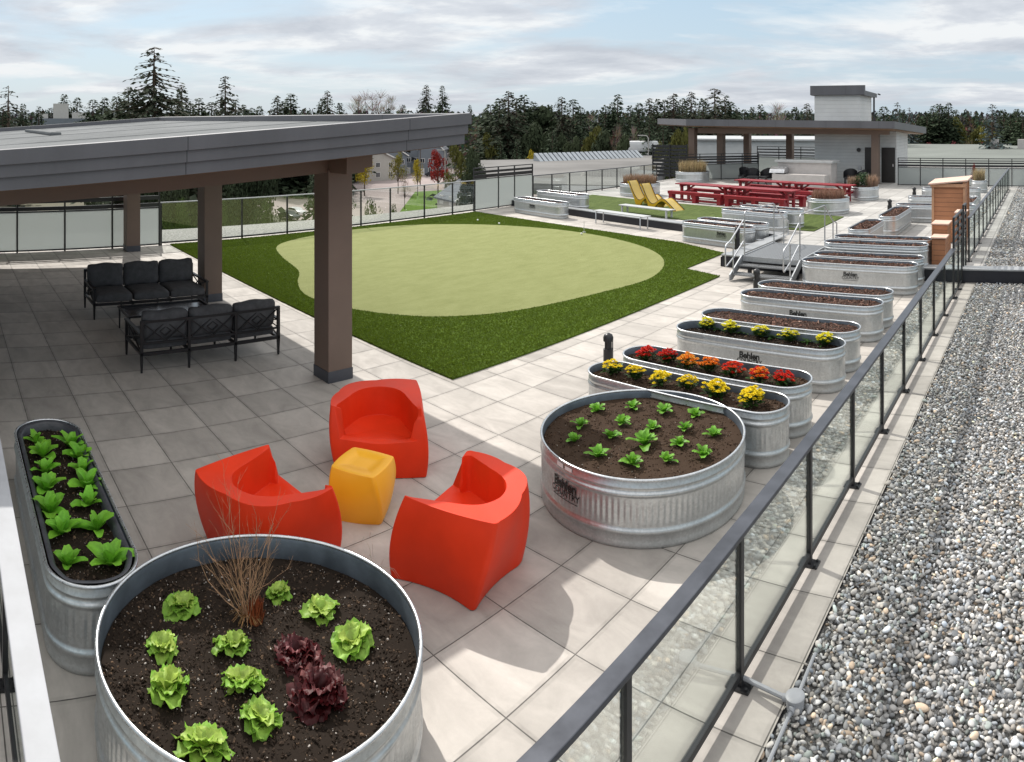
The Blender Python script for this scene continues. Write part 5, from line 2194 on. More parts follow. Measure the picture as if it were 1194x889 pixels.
for x in (X0 - .035, X1 + .005):
    b = MB()
    b.prism([(0, 0), (1, 0), (1, 1), (0, 1)], 0, 1)
    b = MB()
    sec = [(-.10, .02), (.04, .02), (.66, .34), (.66, .50), (.56, .50), (-.10, .16)]
    v = [(x, y, z) for y, z in sec] + [(x + .03, y, z) for y, z in sec]
    n = len(sec)
    b.add(v, [tuple(range(n - 1, -1, -1)), tuple(range(n, 2 * n))] + [(i, (i + 1) % n, n + (i + 1) % n, n + i) for i in range(n)])
    b.build('stringer', M['grey_plate'], t)
    b = MB()
    sec = [(2.6, .34), (3.3, U + .02), (3.36, U + .02), (3.36, .26), (2.7, .50), (2.6, .50)]
    v = [(x, y, z) for y, z in sec] + [(x + .03, y, z) for y, z in sec]
    b.add(v, [tuple(range(n - 1, -1, -1)), tuple(range(n, 2 * n))] + [(i, (i + 1) % n, n + (i + 1) % n, n + i) for i in range(n)])
    b.build('stringer', M['grey_plate'], t)
rp = .018
for x in (X0 + .02, X1 - .02):
    for yy, za, zb_ in ((.02, .18, .96), (.66, ZL, 1.50), (2.56, ZL, 1.53), (3.28, U, 1.02)):
        b = MB()
        b.tube([(x, yy, za), (x, yy, zb_)], rp, 8)
        b.build('post', M['rail_galv'], t, 60)
    b = MB()
    b.tube([(x, .60, .84), (x, .05, .55), (x, -.36, .40), (x, -.40, .44), (x, -.40, .84), (x, -.36, .90), (x, -.1, .98), (x, .60, 1.36)], rp, 8)
    b.tube([(x, .66, 1.36), (x, .66, 1.50), (x, .72, 1.56), (x, 2.50, 1.56), (x, 2.58, 1.53), (x, 3.28, 1.05), (x, 3.55, .98), (x, 3.62, .93), (x, 3.62, .55), (x, 3.28, .55)], rp, 8)
    b.build('handrail', M['rail_galv'], t, 60)
for x in (X0 + .12, X1 - .12):
    for y in (.75, 2.3):
        b = MB()
        b.box(x - .04, x + .04, y - .04, y + .04, 0 if y < 1.3 else U, ZL - .04)
        b.build('support_leg', M['curb'], t)

# ------------------------------------------------------------------ cedar cabinet and boxes
t = thing('cedar_cabinet', 'tall cedar-boarded cabinet with a sloping roof beside the railing', 'cabinet', (-2.95, 21.25, U), 0)
b = MB()
b.box(-.47, .47, -.52, .52, .02, 1.74)
b.build('boards', M['cedar'], t)
for x in (-.49, .45):
    for y in (-.54, .50):
        b = MB()
        b.box(x, x + .07, y - .01, y + .06, 0, 1.76 if x < 0 else 1.86)
        b.build('corner_post', M['cedar_post'], t)
b = MB()
b.prism([(-.58, -.66), (.60, -.66), (.60, .66), (-.58, .66)], lambda x, y: 1.80 + .10 * x + .03 * y, lambda x, y: 1.84 + .10 * x + .03 * y)
b.build('roof', M['cedar_top'], t)
b = MB()
b.box(-.52, .54, -.60, -.565, 1.66, 1.76)
b.build('trim_board', M['cedar_post'], t)
for (x, y, w_, d_, h, lb) in ((-2.78, 18.35, .40, .62, .93, 'taller cedar box against the slatted glass screen'),
                              (-2.72, 17.65, .34, .48, .68, 'low cedar box in front of the taller cedar box'),
                              (-2.38, 19.35, .26, .6, 1.10, 'narrow cedar box tucked between cabinet and railing')):
    t = thing('cedar_box', lb, 'box', (x, y, U), 0, 'cedar boxes by the railing')
    b = MB()
    b.box(-w_ / 2, w_ / 2, -d_ / 2, d_ / 2, 0, h)
    b.build('boards', M['cedar'], t)
    b = MB()
    b.box(-w_ / 2 - .03, w_ / 2 + .03, -d_ / 2 - .03, d_ / 2 + .03, h + .002, h + .035)
    b.build('lid', M['cedar_top'], t)
# ------------------------------------------------------------------ near canopy
t = thing('canopy', 'large flat canopy with grey fascia on brown columns at the left', 'canopy', (0, 0, 0))
SL = .0665
CX0, CX1, CY_0, CY_1 = -21.0, -7.27, -6.5, 6.81


def ct(y, d=0.0):
    return 3.90 + SL * (y - CY_1) - d


b = MB()
b.prism([(CX0 + .22, CY_0 + .22), (CX1 - .22, CY_0 + .22), (CX1 - .22, CY_1 - .22), (CX0 + .22, CY_1 - .22)], lambda x, y: ct(y, .40), lambda x, y: ct(y, .11))
rf = b.build('roof', M['membrane'], t)
# welded seams and small upstands on the membrane
for i in range(5):
    b = MB()
    x = CX0 + 1.2 + i * 2.9
    b.prism([(x, CY_0 + .3), (x + .05, CY_0 + .3), (x + .05, CY_1 - .3), (x, CY_1 - .3)], lambda x, y: ct(y, .11), lambda x, y: ct(y, .104))
    b.build('seam', M['membrane'], rf)
b = MB()
b.cushion(-18.6, -14.2, 2.2, 2.45, ct(2.3, .12), ct(2.3, .04), .03, .01, 5)
b.build('membrane_fold', M['membrane'], rf, 60)
# fascia in three stepped boards on each side
W3 = ((0.0, .155, 0.0), (.158, .29, .035), (.293, .43, .07))
for (nm, p0, p1, nx, ny) in (('right', (CX1, CY_0), (CX1, CY_1), 1, 0), ('back', (CX1, CY_1), (CX0, CY_1), 0, 1), ('left', (CX0, CY_1), (CX0, CY_0), -1, 0), ('front', (CX0, CY_0), (CX1, CY_0), 0, -1)):
    for d0, d1, ins in W3:
        b = MB()
        ax, ay = p0[0] - nx * ins, p0[1] - ny * ins
        bx, by = p1[0] - nx * ins, p1[1] - ny * ins
        th = .2
        if nx:
            lo, hi = sorted((ay, by))
            poly = [(ax, lo + (ins if ins else .0)), (ax, hi - ins), (ax - nx * th, hi - ins), (ax - nx * th, lo + ins)]
        else:
            lo, hi = sorted((ax, bx))
            poly = [(lo + ins + .201, ay), (hi - ins - .201, ay), (hi - ins - .201, ay - ny * th), (lo + ins + .201, ay - ny * th)]
        cxm = sum(p[0] for p in poly) / 4
        cym = sum(p[1] for p in poly) / 4
        poly.sort(key=lambda p: math.atan2(p[1] - cym, p[0] - cxm))
        b.prism(poly, lambda x, y: ct(y, d1), lambda x, y: ct(y, d0))
        b.build('fascia', M['fascia'], t)
b = MB()
b.prism([(CX0 + .28, CY_0 + .28), (CX1 - .28, CY_0 + .28), (CX1 - .28, CY_1 - .28), (CX0 + .28, CY_1 - .28)], lambda x, y: ct(y, .46), lambda x, y: ct(y, .404))
b.build('soffit', M['soffit'], t)
# beams on the columns
for x in (-8.85, -13.8, -19.8):
    b = MB()
    b.prism([(x - .16, -5.8), (x + .16, -5.8), (x + .16, 6.1), (x - .16, 6.1)], lambda x_, y_: ct(y_, .76), lambda x_, y_: ct(y_, .464))
    b.build('beam', M['column'], t)
for y in (5.47, -4.9):
    b = MB()
    b.prism([(-20.4, y - .15), (-8.2, y - .15), (-8.2, y + .15), (-20.4, y + .15)], lambda x_, y_: ct(y_, .757), lambda x_, y_: ct(y_, .467))
    b.build('beam', M['column'], t)
for x, y in ((-8.85, 5.50), (-13.83, 5.54), (-19.78, 5.48), (-8.85, -4.9), (-13.83, -4.9), (-19.78, -4.9)):
    b = MB()
    w_ = .205 if x > -10 else .20
    b.box(x - w_, x + w_, y - w_, y + w_, .16, ct(y, .73))
    c_ = b.build('column', M['column'], t, bevel=.006)
    b = MB()
    b.box(x - w_ - .008, x + w_ + .008, y - w_ - .008, y + w_ + .008, 0, .165)
    b.build('base_flashing', M['column_base'], c_, bevel=.004)

# ------------------------------------------------------------------ far pavilion
t = thing('pavilion', 'far open pavilion with a wide dark roof on brown posts', 'pavilion', (0, 0, 0))
FL, FR, BR_, BL_ = (-21.2, 37.6), (-8.25, 37.4), (-7.75, 44.5), (-26.6, 43.0)


def pz(x, y):
    # low-slope roof, highest at the front left
    return 3.86 - .010 * (x + 21.2) - .055 * max(0, (y - 37.5)) * max(0.0, min(1.0, (x + 22) / 14))


b = MB()
b.prism([FL, FR, BR_, BL_], lambda x, y: pz(x, y) - .40, lambda x, y: pz(x, y) - .0)
b.build('roof', M['fascia'], t)
b = MB()
ins = lambda p: (p[0] + (-15.5 - p[0]) * .02, p[1] + (40.5 - p[1]) * .05)
b.prism([ins(FL), ins(FR), ins(BR_), ins(BL_)], lambda x, y: pz(x, y) - .47, lambda x, y: pz(x, y) - .403)
b.build('soffit', M['soffit'], t)
b = MB()
b.prism([(FL[0] + .5, FL[1] + .05), (FR[0] - .1, FR[1] + .05), (FR[0] - .1, FR[1] + .1), (FL[0] + .5, FL[1] + .1)], 3.9, 3.92)
for (x0, y0, x1, y1) in ((-21.0, 38.9, -8.9, 38.9), (-19.9, 43.6, -14.5, 43.6), (-21.0, 38.9, -19.9, 43.6)):
    b = MB()
    b.obox((x0, y0, 3.14), (x1, y1, 3.14), .25, .34)
    b.build('beam', M['column'], t)
for (x, y, h) in ((-21.5, 39.0, 3.3), (-20.0, 40.0, 3.3), (-19.8, 43.6, 3.3), (-16.7, 43.6, 3.3), (-9.72, 39.0, 3.25)):
    b = MB()
    b.box(x - .21, x + .21, y - .21, y + .21, U, h - .0)
    b.build('post', M['column'], t)
# utility house under and through the roof
t = thing('service_building', 'pale sided utility building with two dark doors under the pavilion roof', 'building', (0, 0, 0))
b = MB()
b.prism([(-13.7, 39.9), (-8.70, 39.9), (-8.70, 43.2), (-13.7, 43.2)], U, lambda x, y: pz(x, y) - .478)
b.build('wall', M['house_siding'], t)
for (x, w_) in ((-10.28, .62), (-9.18, .80)):
    b = MB()
    b.box(x - w_ / 2, x + w_ / 2, 39.86, 39.898, U + .02, 2.2)
    d_ = b.build('door', M['door_dark'], t)
    b = MB()
    b.box(x + w_ / 2 - .13, x + w_ / 2 - .08, 39.81, 39.858, 1.1, 1.25)
    b.build('handle', M['steel'], d_)
b = MB()
b.cyl((-10.95, 39.9, 2.05), (-10.95, 39.78, 2.05), .12, 12)
b.build('wall_lamp', M['black'], t, 40)
b = MB()
b.box(-11.0, -10.8, 39.85, 39.897, .9, 1.1)
b.build('tap_box', M['steel'], t)
t = thing('roof_tower', 'pale sided tower with dark cap rising above the pavilion roof', 'tower', (0, 0, 0))
b = MB()
tp = [(-14.3, 41.6), (-11.35, 41.6), (-11.35, 44.4), (-14.3, 44.4)]
b.prism(tp, 3.5, 5.40)
b.build('wall', M['tower_siding'], t)
b = MB()
b.prism([(-14.5, 41.35), (-11.0, 41.35), (-11.0, 41.55), (-14.5, 41.55)], 5.35, 5.93)
b.prism([(-14.5, 41.553), (-11.05, 41.553), (-11.05, 44.7), (-14.5, 44.7)], lambda x, y: 5.33 - .02 * (y - 41.5), lambda x, y: 5.62 - .03 * (y - 41.5))
b.build('cap', M['fascia'], t)
b = MB()
b.tube([(-11.2, 44.5, 5.35), (-11.2, 44.5, 3.4)], .06, 8)
b.tube([(-10.95, 44.5, 5.5), (-10.8, 44.6, 5.45)], .05, 6)
b.build('downpipe', M['black'], t, 40)

# grill island
t = thing('grill_island', 'pale stone grill island with light top and steel hood in front', 'grill', (-13.25, 37.3, U), R(-3))
b = MB()
b.box(-1.6, 1.6, -.5, .5, 0, 1.28)
b.build('base', M['stucco'], t)
b = MB()
b.box(-1.74, 1.74, -.62, .62, 1.283, 1.40)
b.build('countertop', M['white_paint'], t)
b = MB()
b.box(-1.62, 1.5, -1.2, -.503, 0, .66)
b.build('counter', M['stucco'], t)
b = MB()
sec = [(-1.2, .722), (-.56, .722), (-.56, 1.0), (-.75, 1.05), (-1.1, .92)]
v = [(-1.8, y, z) for y, z in sec] + [(-.9, y, z) for y, z in sec]
n = 5
b.add(v, [tuple(range(n - 1, -1, -1)), tuple(range(n, 2 * n))] + [(i, (i + 1) % n, n + (i + 1) % n, n + i) for i in range(n)])
hd = b.build('hood', M['steel'], t)
b = MB()
b.tube([(-1.7, -1.2, .86), (-1.7, -1.26, .86), (-1.0, -1.26, .86), (-1.0, -1.2, .86)], .02, 6)
b.build('handle', M['steel'], hd)


def wicker_chair(label, x, y, rz):
    t = thing('patio_chair', label, 'chair', (x, y, U), rz, 'black patio chairs under the pavilion')
    b = MB()
    b.cushion(-.34, .34, -.34, .34, .34, .48, .05, .02, 5)
    b.build('seat', M['frame_black'], t, 60)
    b = MB()

    def fn(u, w_):
        a = PI * (u * 1.1 - .05)
        return (.40 * math.cos(a), .36 * math.sin(a), .40 + w_ * (.30 + .22 * math.sin(a)))
    b.grid(fn, 16, 4)
    b.build('backrest', M['frame_black'], t, 60)
    for sx in (-.3, .3):
        for sy in (-.3, .3):
            b = MB()
            b.cyl((sx, sy, 0), (sx, sy, .36), .025, 6)
            b.build('leg', M['frame_black'], t)


wicker_chair('black patio chair left of the grill island', -16.3, 36.6, .4)
wicker_chair('black patio chair touching the left side of the grill island', -15.6, 36.9, -.3)
wicker_chair('black patio chair farthest left under the pavilion', -17.0, 37.2, .9)
wicker_chair('black patio chair between grill island and utility building wall', -10.9, 37.9, .2)
wicker_chair('black patio chair behind the shrub planter', -10.1, 37.4, -.5)
# a hanging lamp under the pavilion roof
b = MB()
b.lathe([(.02, .32), (.03, .12), (.12, .02), (.12, 0)], 12)
o = b.build('pendant_lamp', M['white_paint'], None, 40)
o.location = (-19.3, 41.8, 2.72)
tag(o, 'small pale pendant lamp under the left part of the pavilion', 'lamp')

# ------------------------------------------------------------------ neighbouring roofs
t = thing('neighbour_building', 'long low building with pale flat roof behind the middle railing', 'building', (0, 0, 0))
q = [ray(567, 60), ray(763, 56), ray(775, 104), ray(556, 92)]
b = MB()
b.prism([(p.x, p.y) for p in q], GZ, -1.9)
b.build('wall', M['neighbour_wall'], t)
b = MB()
b.prism([(p.x, p.y) for p in q], -1.897, -1.45)
b.build('roof', M['neighbour_roof'], t)
# row of tilted skylights at the far edge
a_, c_ = ray(630, 89), ray(752, 99)
dv = (c_ - a_)
Ln = dv.length
dv.normalize()
nv_ = Vector((-dv.y, dv.x, 0))
for i in range(24):
    p = a_ + dv * (Ln * i / 24)
    b = MB()
    w_ = Ln / 24 * .72
    q0, q1 = p, p + dv * w_
    b.add([(q0.x, q0.y, -1.44), (q1.x, q1.y, -1.44), (q1.x + nv_.x * 1.6, q1.y + nv_.y * 1.6, -.45), (q0.x + nv_.x * 1.6, q0.y + nv_.y * 1.6, -.45),
           (q1.x + nv_.x * 1.7, q1.y + nv_.y * 1.7, -1.44), (q0.x + nv_.x * 1.7, q0.y + nv_.y * 1.7, -1.44)], [(0, 1, 2, 3), (3, 2, 4, 5), (1, 4, 2), (0, 3, 5)])
    b.build('skylight', M['solar'], t)
t = thing('neighbour_building', 'low building with dark roof below the middle railing, close by', 'building', (0, 0, 0))
q = [ray(600, 45), ray(765, 42), ray(770, 53), ray(590, 58)]
b = MB()
b.prism([(p.x, p.y) for p in q], GZ, -2.2)
b.build('roof', M['asphalt'], t)
b = MB()
q2 = [ray(655, 50), ray(735, 49), ray(735, 53), ray(655, 54)]
b.prism([(p.x, p.y) for p in q2], -2.19, -1.2)
b.build('roof_unit', M['neighbour_wall'], t)
t = thing('neighbour_building', 'wide grey flat roof on the right beyond the rear screen', 'building', (0, 0, 0))
b = MB()
q = [ray(1000, 60), ray(1260, 60), ray(1260, 175), ray(985, 185)]
b.prism([(p.x, p.y) for p in q], GZ, -2.6)
b.build('wall', M['neighbour_wall'], t)
b = MB()
b.prism([(p.x, p.y) for p in q], -2.597, -2.3)
b.build('roof', vary('grey_green_roof', (.20, .215, .20), .12, .08, .95, obj=False, spec=.05), t)
for px in (1160, 1191):
    b = MB()
    p = ray(px, 150)
    b.box(p.x - .8, p.x + .8, p.y - .8, p.y + .8, -2.29, -.3)
    b.build('roof_vent', M['stucco'], t)
t = thing('neighbour_building', 'pale blank-walled building seen through the pavilion', 'building', (0, 0, 0))
b = MB()
q = [ray(812, 88), ray(962, 84), ray(965, 100), ray(806, 104)]
b.prism([(p.x, p.y) for p in q], GZ, 1.3)
b.build('wall', M['house_siding'], t)
b = MB()
q = [ray(810, 87.5), ray(964, 83.5), ray(967, 101), ray(804, 105)]
b.prism([(p.x, p.y) for p in q], 1.303, 1.5)
b.build('roof', M['white_paint'], t)
t = thing('neighbour_building', 'distant grey block with rooftop plant at the far left skyline', 'building', (0, 0, 0))
b = MB()
q = [ray(38, 215), ray(112, 215), ray(112, 240), ray(38, 240)]
b.prism([(p.x, p.y) for p in q], GZ, 4.3)
b.build('wall', M['paint_b'], t)
b = MB()
for (p0, p1, z1) in ((62, 80, 9.0), (84, 104, 6.2), (44, 56, 5.8)):
    q = [ray(p0, 222), ray(p1, 222), ray(p1, 230), ray(p0, 230)]
    b.prism([(p.x, p.y) for p in q], 4.31, z1)
b.build('roof_unit', M['paint_a'], t)


# ------------------------------------------------------------------ gabled houses and cars down the street
def gable_house(label, x, y, rz, w_, d_, h, rh, wall, roof='shingle', floors=2, nwin=3):
    t = thing('gabled_house', label, 'house', (x, y, GZ), rz, 'gabled houses down the street')
    b = MB()
    b.box(-w_ / 2, w_ / 2, -d_ / 2, d_ / 2, 0, h)
    b.add([(-w_ / 2, -d_ / 2, h), (w_ / 2, -d_ / 2, h), (0, -d_ / 2, h + rh), (-w_ / 2, d_ / 2, h), (w_ / 2, d_ / 2, h), (0, d_ / 2, h + rh)], [(0, 1, 2), (4, 3, 5)])
    b.build('wall', M[wall], t)
    b = MB()
    e = .5
    for s in (-1, 1):
        b.add([(s * (w_ / 2 + e), -d_ / 2 - e, h - .25), (0, -d_ / 2 - e, h + rh + .05), (0, d_ / 2 + e, h + rh + .05), (s * (w_ / 2 + e), d_ / 2 + e, h - .25),
               (s * (w_ / 2 + e), -d_ / 2 - e, h + .0), (0, -d_ / 2 - e, h + rh + .3), (0, d_ / 2 + e, h + rh + .3), (s * (w_ / 2 + e), d_ / 2 + e, h + .0)],
              [(0, 1, 2, 3), (4, 7, 6, 5), (0, 4, 5, 1), (3, 2, 6, 7), (0, 3, 7, 4)])
    r_ = b.build('roof', M[roof], t)
    b = MB()
    for s in (-1, 1):
        b.obox((s * (w_ / 2 + e), -d_ / 2 - e - .06, h - .1), (0, -d_ / 2 - e - .06, h + rh + .15), .1, .35)
    b.build('bargeboard', M['trim'], r_)
    for fl in range(floors):
        for k in range(nwin):
            xx = -w_ / 2 + w_ * (k + .5) / nwin
            z0 = 1.0 + fl * 2.9
            if fl == 0 and k == 0:
                b = MB()
                b.box(xx - .6, xx + .6, -d_ / 2 - .06, -d_ / 2 - .003, 0, 2.2)
                b.build('door', M['trim'], t)
                continue
            b = MB()
            b.box(xx - .75, xx + .75, -d_ / 2 - .08, -d_ / 2 - .003, z0, z0 + 1.5)
            wd = b.build('window', M['trim'], t)
            b = MB()
            b.box(xx - .6, xx - .06, -d_ / 2 - .1, -d_ / 2 - .082, z0 + .12, z0 + 1.38)
            b.box(xx + .06, xx + .6, -d_ / 2 - .1, -d_ / 2 - .082, z0 + .12, z0 + 1.38)
            b.build('pane', M['window'], wd)
    for s in (-1, 1):
        for k in range(2):
            yy = -d_ / 4 + d_ / 2 * k
            b = MB()
            b.box(*sorted((s * (w_ / 2 + .003), s * (w_ / 2 + .08))), yy - .7, yy + .7, 3.6, 5.1)
            b.build('window', M['trim'], t)
    return t


def faceto(p, off=0.0):
    return math.atan2(p.y, p.x) - PI / 2 + off


for (px, r_, w_, d_, h, rh, wall, off, lb) in ((432, 210, 13, 9, 6.0, 3.0, 'paint_a', .5, 'white low gabled house at the left of the street row'),
                                               (452, 225, 10, 9, 6.6, 3.2, 'paint_b', .3, 'slate blue gabled house right of the white low one'),
                                               (474, 238, 9, 10, 8.0, 3.6, 'paint_a', -.2, 'cream gabled house in the middle of the street row'),
                                               (489, 236, 8, 9, 9.0, 4.0, 'paint_b', -.2, 'tall slate gabled house between cream ones'),
                                               (505, 232, 8, 10, 8.2, 4.0, 'paint_b', -.15, 'dark gabled house beside the red-leaved tree'),
                                               (540, 262, 14, 9, 4.2, 2.4, 'paint_a', -.5, 'low pale house behind the grey evergreen'),
                                               (548, 120, 9, 7, 4.6, 2.6, 'paint_a', .5, 'pale gabled house closest to the terrace, right of the red tree'),
                                               (405, 255, 12, 9, 6, 3, 'paint_b', .2, 'gabled house glimpsed beside the near column'),
                                               (668, 330, 26, 9, 6.5, 2.5, 'paint_a', .0, 'pale house among dark trees above the skylight row'),
                                               (573, 300, 18, 9, 8.5, 2.5, 'paint_a', .1, 'pale house just right of the canopy edge, among trees')):
    p = ray(px, r_)
    gable_house(lb, p.x, p.y, faceto(p, off), w_, d_, h, rh, wall)


def make_car(label, p, rz, mat, z=GZ + .03):
    t = thing('parked_car', label, 'car', (p.x, p.y, z), rz, 'cars parked on the street below')
    b = MB()
    sec = [(-2.2, .35), (2.2, .35), (2.25, .75), (1.9, .92), (1.15, 1.0), (.55, 1.42), (-.9, 1.45), (-1.6, 1.02), (-2.2, .95)]
    v = [(x, -.85, z_) for x, z_ in sec] + [(x, .85, z_) for x, z_ in sec]
    n = len(sec)
    b.add(v, [tuple(range(n)), tuple(range(2 * n - 1, n - 1, -1))] + [(i, n + i, n + (i + 1) % n, (i + 1) % n) for i in range(n)])
    b.build('body', M[mat], t, bevel=.08)
    b = MB()
    sec = [(-1.45, 1.05), (1.0, 1.05), (.5, 1.38), (-.85, 1.40)]
    v = [(x, -.87, z_) for x, z_ in sec] + [(x, .87, z_) for x, z_ in sec]
    b.add(v, [(0, 1, 2, 3), (7, 6, 5, 4)] + [(i, 4 + i, 4 + (i + 1) % 4, (i + 1) % 4) for i in range(4)])
    b.build('window', M['window'], t)
    for x in (-1.4, 1.4):
        for y in (-.8, .8):
            b = MB()
            b.cyl((x, y - .1, .33), (x, y + .1, .33), .33, 14)
            b.build('wheel', M['rubber'], t, 40)
    return t


for (px, py, rz, mat, lb) in ((437, 199, .4, 'car_white', 'white car parked in front of the slate house'), (499, 200, .1, 'car_white', 'white car near the red-leaved tree'),
                              (504, 206, .3, 'car_dark', 'dark car below the white car near the red tree'), (337, 256, .2, 'car_dark', 'dark car glimpsed between left trees'),
                              (345, 251, .2, 'car_white', 'silver white car glimpsed between left trees')):
    make_car(lb, at(px, py, GZ), rz, mat)
t = thing('parked_car', 'white van parked by the street lamp near the skylights', 'car', tuple(ray(750, 118, -2.0)), faceto(ray(750, 118)), 'cars parked on the street below')
b = MB()
b.cushion(-3.2, 3.2, -1, 1, .5, 2.3, .3, .02, 5)
b.build('body', M['car_white'], t, 60)
for x in (-2.2, 2.2):
    b = MB()
    b.cyl((x, -1.02, .4), (x, 1.02, .4), .4, 12)
    b.build('wheel', M['rubber'], t, 40)
b = MB()
q = ray(750, 116)
b.prism([(ray(735, 112).x, ray(735, 112).y), (ray(765, 112).x, ray(765, 112).y), (ray(765, 124).x, ray(765, 124).y), (ray(735, 124).x, ray(735, 124).y)], GZ, -2.0)
tag(b.build('parking_deck', M['neighbour_wall']), 'raised parking deck under the white van', 'parking deck')


def lamp(label, px, pytop, r_):
    p = ray(px, r_)
    ht = zat(pytop, r_) - GZ
    t = thing('street_lamp', label, 'street lamp', (p.x, p.y, GZ), faceto(p), 'street lamps and poles')
    b = MB()
    b.tube([(0, 0, 0), (0, 0, ht - .4), (-.3, 0, ht - .05), (-.9, 0, ht)], .11, 6, .07)
    b.build('pole', M['stucco'], t)
    b = MB()
    b.box(-1.7, -.8, -.15, .15, ht - .06, ht + .08)
    b.build('lamp_head', M['stucco'], t)


lamp('pale street lamp right of the skylight row', 756, 158, 112)
lamp('street lamp above the lawn by the yellow tree', 519, 175, 150)
for (px, pt, r_, lb) in ((626, 155, 150, 'wooden utility pole among dark trees behind the skylights'), (490, 165, 190, 'slender utility pole before the gabled houses')):
    p = ray(px, r_)
    t = thing('utility_pole', lb, 'pole', (p.x, p.y, GZ), faceto(p), 'utility poles')
    b = MB()
    ht = zat(pt, r_) - GZ
    b.cyl((0, 0, 0), (0, 0, ht), .16, 6, .1)
    b.build('pole', M['bark'], t)
    b = MB()
    b.box(-1.2, 1.2, -.07, .07, ht - 1.0, ht - .8)
    b.build('crossarm', M['bark'], t)
# ------------------------------------------------------------------ trees
def conifer(seed, n_lv=40, r=.17, droop=.35, gap=.0, base=.08, col=(.030, .048, .024), sparse=False, per=7, taper=.85):
    """unit-height conifer: whorls of drooping boughs carrying needle sprays"""
    rn = random.Random(seed)
    b = MB()
    tr = MB()
    tr.tube([(0, 0, 0), (.004, 0, .4), (0, .003, .8), (0, 0, .965)], .014, 6, .0012)
    lean = rn.uniform(0, 6.28)
    for i in range(n_lv):
        k = i / n_lv
        z = base + (1 - base) * (k ** .82) * .985
        k = (z - base) / (1 - base)
        side = 1 + .28 * math.sin(i * .9 + seed) * (1 - k)
        R_ = r * (1 - k) ** taper * (1 if k > .12 else .72 + k * 2.3) + .004 + .010 * (1 - k)
        m = per if k < .8 else max(3, per - 2)
        for j in range(m):
            if rn.random() < gap:
                continue
            yaw = rn.random() * 6.28
            ln = R_ * rn.uniform(.55, 1.22) * side * (1.1 if abs(math.sin(yaw - lean)) > .5 else .9)
            if ln < .006:
                continue
            ca, sa = math.cos(yaw), math.sin(yaw)
            zz = z + rn.uniform(-.012, .012)
            dr = droop * rn.uniform(.5, 1.3)
            ns = max(2, int(ln / .022))
            if sparse:
                tr.tube([(0, 0, zz), (ca * ln * .6, sa * ln * .6, zz - ln * dr * .5), (ca * ln, sa * ln, zz - ln * dr * .75)], .0022, 3, .0006)
            for s in range(ns):
                t = (s + .6) / ns
                px_, py_ = ca * ln * t, sa * ln * t
                pz_ = zz - ln * dr * (t ** 1.2) + .25 * ln * dr * t ** 3
                w_ = (.010 + .034 * (1 - k)) * rn.uniform(.7, 1.3) * (1.15 - .5 * t)
                l_ = w_ * rn.uniform(1.1, 1.9)
                a2 = yaw + rn.uniform(-1.0, 1.0)
                c2, s2 = math.cos(a2), math.sin(a2)
                dz = -rn.uniform(.1, .75) * l_
                tilt = rn.uniform(-.7, .7) * w_
                cm_ = rn.uniform(.65, 1.45)
                c = tuple(q * cm_ for q in col)
                b.add([(px_, py_, pz_), (px_ + c2 * l_ * .5 - s2 * w_ * .5, py_ + s2 * l_ * .5 + c2 * w_ * .5, pz_ + dz * .4 + tilt), (px_ + c2 * l_, py_ + s2 * l_, pz_ + dz),
                       (px_ + c2 * l_ * .5 + s2 * w_ * .5, py_ + s2 * l_ * .5 - c2 * w_ * .5, pz_ + dz * .4 - tilt)], [(0, 1, 2, 3)], c)
    return b.mesh('crown', M['needle']), tr.mesh('trunk', M['bark'])


